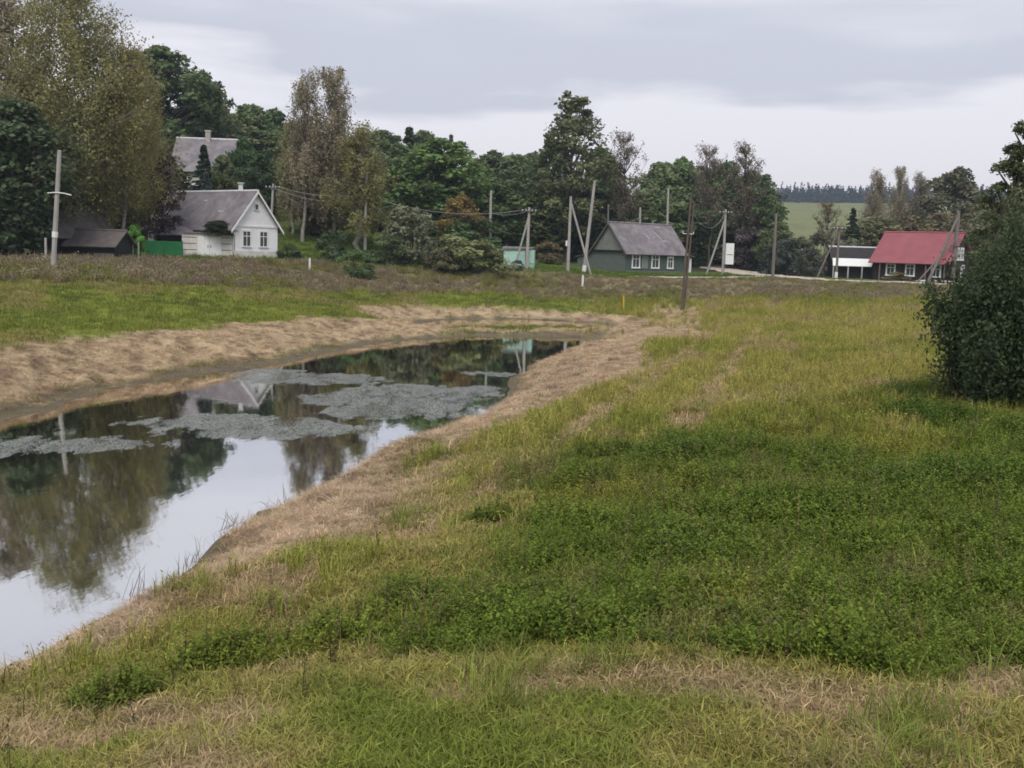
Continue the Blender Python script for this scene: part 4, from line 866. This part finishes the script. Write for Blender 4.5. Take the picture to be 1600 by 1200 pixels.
# ---------------------------------------------------------------- ground plants (stuff): instanced clumps on world-space points
PC = bpy.data.collections.new('plant_sources')
def blades_mesh(name, n, hmin, hmax, wid, spread, bend, seed, lie=0.0, heads=0, leaf=0, leaf_size=.03, hs=.012):
    g = np.random.default_rng(seed); V = []; F = []; T = []
    def quad(p, t):
        k = len(V); V.extend(p); T.extend([t]*len(p))
        F.append((k, k+1, k+2, k+3) if len(p) == 4 else (k, k+1, k+2, k+2))
    for i in range(n):
        a = g.uniform(0, 6.28); r = spread*math.sqrt(g.uniform(0, 1)); b = np.array([math.cos(a)*r, math.sin(a)*r, -0.02]); h = g.uniform(hmin, hmax); t = g.uniform(0, 1)
        da = g.uniform(0, 6.28); dv = np.array([math.cos(da), math.sin(da), 0]); sv = np.array([-math.sin(da), math.cos(da), 0])*wid*g.uniform(.6, 1.2)
        if lie > 0 and g.uniform() < lie:
            up = g.uniform(.0, .14); m1 = b+dv*h*.5+np.array([0,0,h*up*.6+.03]); tip = b+dv*h+np.array([0,0,h*up*.2+.02])
        else:
            bd = bend*g.uniform(.2, 1); m1 = b+dv*h*bd*.35+np.array([0,0,h*.6]); tip = b+dv*h*bd+np.array([0,0,h*(1-bd*.35)])
        quad([b-sv*.5, b+sv*.5, m1+sv*.42, m1-sv*.42], t); quad([m1-sv*.42, m1+sv*.42, tip+sv*.08, tip-sv*.08], t)
        if heads and i < heads:
            for q in range(6):
                c = tip+np.array([g.normal(0,.02), g.normal(0,.02), g.uniform(-.14, .03)]); u = g.normal(0, hs, 3); w = g.normal(0, hs*.7, 3)
                quad([c-u, c+w, c+u, c-w], g.uniform(0, 1))
        for q in range(leaf):
            f = g.uniform(.15, 1.02); p = b+(m1-b)*min(1, f/.6)+(tip-m1)*max(0, (f-.6)/.4); la = g.uniform(0, 6.28); L = leaf_size*g.uniform(.7, 1.4)*(1.15-.5*f)
            u = np.array([math.cos(la), math.sin(la), g.uniform(-.35, .25)]); w = np.array([-math.sin(la), math.cos(la), g.normal(0,.25)])*.36
            quad([p, p+u*L*.5+w*L, p+u*L+np.array([0,0,-.25*L]), p+u*L*.5-w*L], np.clip(t*.4+g.uniform(0, .6), 0, 1))
    V = np.array(V); F = np.array(F)
    return np_mesh(name, V, F, M['blade'], {'tint': np.array(T)})
def source(prefix, metas):
    c = bpy.data.collections.new(prefix); 
    for i, me in enumerate(metas): c.objects.link(bpy.data.objects.new('%s_source_%d' % (prefix, i), me))
    return c
SRC = {
    'short': source('short_grass', [blades_mesh('sg%d' % i, 34, .035, .12, .0075, .12, 1.0, 100+i, lie=.65) for i in range(4)]),
    'straw': source('straw', [blades_mesh('st%d' % i, 34, .08, .30, .007, .2, .8, 120+i, lie=.97) for i in range(4)]),
    'tuft': source('tuft', [blades_mesh('tf%d' % i, 34, .18, .48, .011, .16, .75, 140+i, lie=.12, heads=5) for i in range(4)]),
    'field': source('field_grass', [blades_mesh('fg%d' % i, 30, .10, .24, .016, .25, .8, 160+i, lie=.25) for i in range(4)]),
    'nettle': source('nettle', [blades_mesh('nt%d' % i, 5, .14, .34, .006, .10, .4, 180+i, leaf=14, leaf_size=.034) for i in range(5)]),
    'weed': source('weed', [blades_mesh('wd%d' % i, 24, .18, .55, .018, .4, .45, 200+i, heads=14, leaf=3, leaf_size=.08, hs=.025) for i in range(5)]),
    'bunch': source('bunch', [blades_mesh('bg%d' % i, 30, .12, .34, .006, .10, 1.05, 260+i, lie=.1) for i in range(4)]),
    'reed': source('reed', [blades_mesh('rd%d' % i, 9, .15, .55, .010, .18, .9, 220+i) for i in range(3)]),
    'dock': source('dock', [blades_mesh('dk%d' % i, 2, .30, .55, .009, .05, .12, 240+i, heads=2, leaf=22, leaf_size=.028, hs=.007) for i in range(4)]),
}
def gn_tree(name, coll):
    ng = bpy.data.node_groups.new(name, 'GeometryNodeTree')
    ng.interface.new_socket('Geometry', in_out='INPUT', socket_type='NodeSocketGeometry'); ng.interface.new_socket('Geometry', in_out='OUTPUT', socket_type='NodeSocketGeometry')
    gi, go = nd(ng, 'NodeGroupInput'), nd(ng, 'NodeGroupOutput')
    ci = nd(ng, 'GeometryNodeCollectionInfo', transform_space='ORIGINAL'); ci.inputs['Collection'].default_value = coll; ci.inputs['Separate Children'].default_value = True; ci.inputs['Reset Children'].default_value = True
    ip = nd(ng, 'GeometryNodeInstanceOnPoints'); ip.inputs['Pick Instance'].default_value = True
    ng.links.new(gi.outputs[0], ip.inputs['Points']); ng.links.new(ci.outputs[0], ip.inputs['Instance'])
    for nm, ty, sock in (('rot', 'FLOAT_VECTOR', 'Rotation'), ('scl', 'FLOAT_VECTOR', 'Scale'), ('pick', 'INT', 'Instance Index')):
        na = nd(ng, 'GeometryNodeInputNamedAttribute', data_type=ty); na.inputs['Name'].default_value = nm
        ng.links.new(na.outputs['Attribute'], ip.inputs[sock])
    ng.links.new(ip.outputs[0], go.inputs[0]); return ng
def scatter_obj(name, src, x, y, col, smin, smax, label, cat, zs=(0.8, 1.25), tilt=.12, sink=0.0, grow=None):
    n = len(x); g = np.random.default_rng(abs(hash(src)) % 1000 if False else len(name)*7+n % 97)
    me = bpy.data.meshes.new(name); z = height(x, y)-sink
    me.vertices.add(n); me.vertices.foreach_set('co', np.c_[x, y, z].astype(np.float32).ravel())
    s = g.uniform(smin, smax, n)*(1 if grow is None else grow); sv = np.c_[s, s, s*g.uniform(*zs, n)]
    a = me.attributes.new('rot', 'FLOAT_VECTOR', 'POINT'); a.data.foreach_set('vector', np.c_[g.normal(0, tilt, n), g.normal(0, tilt, n), g.uniform(0, 6.283, n)].astype(np.float32).ravel())
    a = me.attributes.new('scl', 'FLOAT_VECTOR', 'POINT'); a.data.foreach_set('vector', sv.astype(np.float32).ravel())
    a = me.attributes.new('pick', 'INT', 'POINT'); a.data.foreach_set('value', g.integers(0, 5, n).astype(np.int32))
    a = me.attributes.new('col', 'FLOAT_COLOR', 'POINT'); a.data.foreach_set('color', np.c_[col, np.ones(n)].astype(np.float32).ravel())
    o = obj(name, me); md = o.modifiers.new('scatter', 'NODES'); md.node_group = gn_tree(name, SRC[src])
    return tag(o, label, cat, kind='stuff')
def cand(n, r0, r1, p, ang=31, seed=0):            # candidates in the view's sector, density falling as r^-p
    g = np.random.default_rng(seed); u = g.uniform(0, 1, n); e = 2-p
    r = (r0**e+u*(r1**e-r0**e))**(1/e) if abs(e) > 1e-6 else r0*(r1/r0)**u
    a = np.radians(g.uniform(-ang, ang, n)); return r*np.sin(a), r*np.cos(a), r, g
def vary(col, g, amt=.25):
    n = len(col); return np.clip(col*(1+g.uniform(-amt, amt, n))[:,None]*(1+g.uniform(-.07, .07, (n, 3))), 0.005, .9)
def C_(n, c): return np.tile(np.array(c, float), (n, 1))

# mown grass and stubble near the camera
x, y, r, g = cand(120000, 4.2, 60, 1.75, seed=1); b = biome(x, y)
k = (b['d'] > .5) & (g.uniform(0, 1, len(x)) > b['hay']*.98) & (g.uniform(0, 1, len(x)) > b['tan']*.75) & (g.uniform(0, 1, len(x)) > b['lush']*.97) & (b['sd'] > .5) & (g.uniform(0, 1, len(x)) > sstep(24, 40, r)*.8)
x, y, r = x[k], y[k], r[k]; b = {q: v[k] for q, v in b.items()}
c = ground_colour(x, y, {**b, 'lush': b['lush']*0}); c = mixc(c*1.15, (.175,.21,.034), sstep(.0, .25, -b['n2']-b['n'])*.75)
scatter_obj('mown_grass', 'short', x, y, vary(c, np.random.default_rng(2), .35), .8, 1.5, 'short mown yellow-green grass on the near bank', 'grass', grow=np.interp(r, [4, 20, 60], [.9, 1.3, 2.2]))
# lying straw on the banks and over the mown ground
x, y, r, g = cand(170000, 4.2, 95, 1.45, seed=3); b = biome(x, y)
w = np.maximum(np.maximum(b['hay'], b['tan']*.8), .34*(1-b['lush'])*(1+1.8*sstep(.1, .8, b['stripe']))*(1-b['weeds'])*b['sd']*sstep(-.12, .12, b['n2']))
k = (b['d'] > .35) & (g.uniform(0, 1, len(x)) < w)
x, y, r = x[k], y[k], r[k]; b = {q: v[k] for q, v in b.items()}
c = mixc(C_(len(x), (.50,.375,.25)), (.30,.215,.14), sstep(0, .3, b['n2'])); c = mixc(c, (.25,.21,.09), sstep(.15, .35, -b['n2'])*.35); c = mixc(c, (.38,.29,.14), 1-b['hay'])
scatter_obj('cut_straw', 'straw', x, y, vary(c, np.random.default_rng(4), .4), .6, 1.2, 'pale cut reed straw lying on the pond banks', 'straw', tilt=.12, grow=np.interp(r, [4, 20, 60, 95], [.75, .95, 1.2, 1.4]))
# nettles and other lush leafy weeds
x, y, r, g = cand(85000, 5.5, 34, 1.2, seed=5); b = biome(x, y); k = (g.uniform(0, 1, len(x)) < b['lush'])
x, y, r = x[k], y[k], r[k]; b = {q: v[k] for q, v in b.items()}
c = mixc(C_(len(x), (.135,.185,.026)), (.215,.225,.038), sstep(.0, .25, b['n']+.35*sstep(14, 24, y)-.1)); c = mixc(c, (.085,.135,.022), sstep(.05, .25, -b['n']-b['n2']*.5)); c = mixc(c, (.25,.21,.09), sstep(.15, .3, b['n2'])*.6)
scatter_obj('nettles', 'nettle', x, y, vary(c, np.random.default_rng(6), .3), .75, 1.35, 'lush green nettles covering the right foreground', 'weeds', grow=.65+.45*sstep(-.2, .2, -b['n2']-.4*b['n'])+.2*sstep(0, .2, -b['n']))
x, y, r, g = cand(9000, 5.2, 34, 1.3, seed=7); b = biome(x, y); k = (b['d'] > 4.2) & (b['sd'] > .5) & (g.uniform(0, 1, len(x)) < .25*b['lush']+.10*sstep(.05, .2, b['n'])); x, y, r = x[k], y[k], r[k]
scatter_obj('dock_stalks', 'dock', x, y, vary(C_(len(x), (.15,.14,.05)), np.random.default_rng(8), .5), .7, 1.2, 'taller single weed stalks among the grass', 'weeds')
# dense dark clumps where the mower left weeds standing
CL = [(-2.3,8.85,.3),(-1.5,9.1,.25),(-.35,9.2,.5),(.15,9.6,.4),(.6,8.9,.25),(1.1,8.7,.35),(1.55,8.5,.3),(-.9,9.8,.35),(.9,12.4,.4),(1.0,15.3,.5),(1.5,17.8,.6),(2.7,17.2,.7),(2.4,8.3,.5),(3.1,8.0,.4),(2.2,11.5,.8),(4.5,13.0,1.0),(3.2,14.8,.7),(-.2,13.6,.3),(-3.0,8.1,.3),(9.6,23.5,.9),(5.5,10.5,.7)]
g = np.random.default_rng(23); PX = []; PY = []; PS = []
for cx, cy, cr in CL:
    m = int(330*cr); a = g.uniform(0, 6.28, m); q = cr*np.sqrt(g.uniform(0, 1, m))*g.uniform(.7, 1.25, m); PX.append(cx+np.cos(a)*q*1.25); PY.append(cy+np.sin(a)*q*.8); PS.append(1.25-.6*q/cr)
x = np.concatenate(PX); y = np.concatenate(PY); c = mixc(C_(len(x), (.115,.16,.026)), (.18,.21,.036), g.uniform(0, 1, len(x))**2)
scatter_obj('weed_clumps', 'nettle', x, y, vary(c, g, .3), .8, 1.3, 'dark standing weed clumps left by the mower', 'weeds', grow=np.concatenate(PS), tilt=.2)
# taller bending grass mixed through the weeds and in bunches on the mown ground
x, y, r, g = cand(30000, 4.6, 36, 1.35, seed=19); b = biome(x, y)
w = np.maximum(.14*b['lush']*sstep(-.15, .15, b['n2']), sstep(.12, .28, b['n2']-b['n']*.6)*.5)*(1-b['hay']); k = (b['d'] > 2.0) & (b['sd'] > .5) & (g.uniform(0, 1, len(x)) < w)
x, y, r = x[k], y[k], r[k]; b = {q: v[k] for q, v in b.items()}
c = mixc(C_(len(x), (.175,.21,.04)), (.29,.27,.075), sstep(-.05, .2, b['n'])); c = mixc(c, (.10,.15,.035), sstep(.0, .2, -b['n2']))
scatter_obj('bunch_grass', 'bunch', x, y, vary(c, np.random.default_rng(20), .35), .6, 1.25, 'taller bending green grass bunches among the weeds', 'grass', tilt=.25)
# dry meadow tufts
x, y, r, g = cand(60000, 9, 98, 1.1, seed=9); b = biome(x, y)
w = np.maximum(b['dry'], .18*(1-b['lush'])*sstep(.0, .2, b['n']))*(1-b['hay'])*(1-b['lush']*.6)*(1-b['weeds']); k = (b['d'] > 1.5) & (b['sd'] > .4) & (g.uniform(0, 1, len(x)) < w*(1-.6*sstep(.0, .8, b['stripe'])))
x, y, r = x[k], y[k], r[k]; b = {q: v[k] for q, v in b.items()}
c = mixc(C_(len(x), (.34,.31,.08)), (.23,.25,.045), sstep(.04, .26, b['nb']*.8+b['n'])); c = mixc(c, (.37,.29,.15), sstep(.06, .28, -b['n']-b['n2']*.5)); c = mixc(c, (.40,.31,.16), sstep(.0, .8, b['stripe'])*.8)
scatter_obj('meadow_grass', 'tuft', x, y, vary(c, np.random.default_rng(10), .3), .6, 1.15, 'dry yellowish meadow grass right of the mown path', 'grass', grow=np.interp(r, [9, 30, 95], [.75, .95, 1.4])*(1-.65*sstep(.0, .6, b['stripe'])))
# green field on the left bank and lawns
x, y, r, g = cand(52000, 24, 122, .8, seed=11); b = biome(x, y); w = np.maximum(b['green']*(1-b['weeds']), b['yard']*.7)*(1-b['hay']); k = (b['d'] > 1) & (g.uniform(0, 1, len(x)) < w) & off_road(x, y)
x, y, r = x[k], y[k], r[k]; b = {q: v[k] for q, v in b.items()}
c = mixc(C_(len(x), (.20,.23,.04)), (.27,.24,.08), sstep(.0, .3, b['n']+b['nb'])); c = mixc(c, (.13,.155,.035), sstep(.05, .25, -b['n']-b['n2'])); c = mixc(c, (.11,.16,.03), b['yard'])
scatter_obj('field_grass', 'field', x, y, vary(c, np.random.default_rng(12), .25), .7, 1.3, 'bright green grass field on the left bank', 'grass', grow=np.interp(r, [24, 50, 110], [.7, 1.0, 1.5]))
# brown weed belt below the houses
x, y, r, g = cand(85000, 48, 126, .6, seed=13); b = biome(x, y); k = (g.uniform(0, 1, len(x)) < b['weeds']*(1-b['yard'])*(1-b['hay'])) & (g.uniform(0, 1, len(x)) < .35+1.4*sstep(-.25, .25, b['n']+b['n2'])) & off_road(x, y)
x, y, r = x[k], y[k], r[k]; b = {q: v[k] for q, v in b.items()}
c = mixc(C_(len(x), (.26,.215,.125)), (.21,.21,.06), sstep(-.02, .16, b['n']+b['nb'])); c = mixc(c, (.31,.25,.18), sstep(.1, .3, b['n2'])); c = mixc(c, (.13,.10,.07), sstep(.1, .3, -b['n2']))
scatter_obj('brown_weeds', 'weed', x, y, vary(c, np.random.default_rng(14), .3), .45, 1.0, 'brown withered weeds in the belt below the houses', 'weeds', grow=(.6+.6*sstep(-.1, .25, b['n2']))*np.interp(r, [50, 85, 100, 110], [1.15, 1.1, .85, .55]))
# sparse reeds at the near shore
x, y, r, g = cand(26000, 8, 66, 1.2, seed=15); b = biome(x, y); k = (b['d'] > -.25) & (b['d'] < .45) & (b['sd'] > .5) & (g.uniform(0, 1, len(x)) < .22*sstep(.05, .2, b['n'])+.015)
x, y, r = x[k], y[k], r[k]
scatter_obj('shore_reeds', 'reed', x, y, vary(C_(len(x), (.17,.135,.07)), np.random.default_rng(16), .4), .5, 1.1, 'thin dry stalks leaning over the water at the near shore', 'reeds', tilt=.3)
# yellow flowers far out in the meadow
g = np.random.default_rng(17); x = 23.2+g.normal(0, .9, 60); y = 82+g.normal(0, .8, 60)
scatter_obj('yellow_flowers', 'weed', x, y, vary(C_(60, (.42,.36,.03)), g, .3), .45, .7, 'patch of yellow flowers at the far edge of the meadow', 'flowers')

# ---------------------------------------------------------------- floating pondweed mats (each a drifting patch of small leaves)
def pad_mat():
    m, t, b, out = new_mat('pondweed'); at = nd(t, 'ShaderNodeAttribute', attribute_name='tint')
    r = ramp(t, [(0, (.17,.18,.15)), (.6, (.24,.252,.222)), (1, (.31,.322,.285))], at.outputs['Fac']); t.links.new(r.outputs[0], b.inputs['Base Color']); b.inputs['Roughness'].default_value = .45; b.inputs['Specular IOR Level'].default_value = .5
    return m
PADM = pad_mat()
MATS = [
 ('long tapering pondweed mat at the left edge of the pond', [(-13.98,27.3),(-12.24,27.8),(-11.05,27.72),(-9.8,27.47),(-9.0,27.14),(-9.65,26.59),(-10.5,25.93),(-11.37,25.46),(-12.85,25.06)]),
 ('wide pondweed mat in the middle of the pond, below the house reflection', [(-10.91,30.37),(-10.09,31.47),(-8.76,32.11),(-7.22,32.05),(-6.02,31.79),(-5.49,30.95),(-4.0,30.77),(-4.17,29.45),(-5.12,28.87),(-6.47,28.73),(-7.97,28.56),(-9.19,28.75),(-8.74,29.45),(-10.01,30.09)]),
 ('flat pondweed mat covering the reflected white gable', [(-11.0,42.4),(-9.89,43.88),(-7.75,43.54),(-6.16,43.28),(-4.58,41.76),(-5.78,40.66),(-7.59,40.01),(-9.47,39.93),(-10.43,40.88)]),
 ('largest pondweed mat, reaching the right bank', [(-7.1,36.28),(-6.5,39.15),(-4.76,40.14),(-2.39,40.33),(-0.48,40.6),(-0.3,38.17),(-0.81,35.56),(-1.95,33.35),(-3.05,32.37),(-4.19,32.27),(-5.74,33.64),(-5.32,34.57),(-6.52,35.48)]),
 ('thin pondweed streak by the right bank near the pond end', [(-1.95,45.34),(-1.1,45.81),(-0.01,45.38),(-0.14,44.43),(-1.33,44.57)]),
]
for i, (lab, poly) in enumerate(MATS):
    g = np.random.default_rng(300+i); P = np.array(poly); lo, hi = P.min(0)-.5, P.max(0)+.5; n = int((hi-lo).prod()*1900)
    x = g.uniform(lo[0], hi[0], n); y = g.uniform(lo[1], hi[1], n); d = polydist(poly, x, y); nn = fbm(x*.9, y*.45, 50+i, 4)-.5; n3 = fbm(x*3.5, y*1.4, 60+i, 3)-.5
    k = (g.uniform(0, 1, n) < sstep(-.2, .4, -d+nn*2.2+n3*1.3)*(.5+.75*sstep(-.2, .2, n3+nn))) & (pond_d(x, y) < -.1)
    x, y = x[k], y[k]; m = len(x); a = g.uniform(0, 6.28, m); s = g.uniform(.010, .023, m)
    ang = a[:,None]+np.arange(4)*math.pi/2; V = np.stack([x[:,None]+np.cos(ang)*s[:,None], y[:,None]+np.sin(ang)*s[:,None], g.uniform(.004, .009, (m, 1))+g.normal(0, .0016, (m, 4)).clip(-.003, .004)], -1).reshape(-1, 3)
    o = obj('pondweed_mat', np_mesh('pondweed_mat', V, np.arange(m*4).reshape(m, 4), PADM, {'tint': np.repeat(np.clip(.5+n3[k]*1.2+g.normal(0, .25, m), 0, 1), 4)}))
    tag(o, lab, 'pondweed')
# dark clod at the lower left edge and a dark lump standing in for a dark hole
def clod(label, x, y, r, seed):
    g = np.random.default_rng(seed); n = 14; V = []; F = []
    for i in range(6):
        for j in range(n):
            th = i/5*math.pi/2; ph = j/n*6.283; q = r*(1+.35*g.normal(0, .6)); V.append((math.cos(th)*math.cos(ph)*q*1.3, math.cos(th)*math.sin(ph)*q, math.sin(th)*q*.55-.03))
    for i in range(5):
        for j in range(n): F.append((i*n+j, i*n+(j+1) % n, (i+1)*n+(j+1) % n, (i+1)*n+j))
    o = obj('soil_clod', np_mesh('soil_clod', np.array(V), np.array(F), M['soil'], smooth=False)); o.location = (x, y, hz(x, y)); tag(o, label, 'soil')
clod('dark earth clod at the lower left edge', -3.25, 6.95, .13, 1)
clod('dark earth lump standing in for a hole in front of the nettles', .55, 8.75, .10, 2)

# ---------------------------------------------------------------- faint damp haze
hm = bpy.data.materials.new('haze_air'); hm.use_nodes = True; ht = hm.node_tree; ht.nodes.clear()
ho = nd(ht, 'ShaderNodeOutputMaterial'); hv = nd(ht, 'ShaderNodeVolumePrincipled')
hv.inputs['Color'].default_value = (.74,.86,1.0,1); hv.inputs['Density'].default_value = 0.00028; hv.inputs['Anisotropy'].default_value = 0.2
ht.links.new(hv.outputs[0], ho.inputs['Volume'])
hb = MB().box(-1540, 1540, -1540, 1540, -3, 95).build('haze', hm)
tag(hb, 'thin pale haze softening the far trees', 'haze', kind='stuff')
scene.cycles.volume_bounces = 0
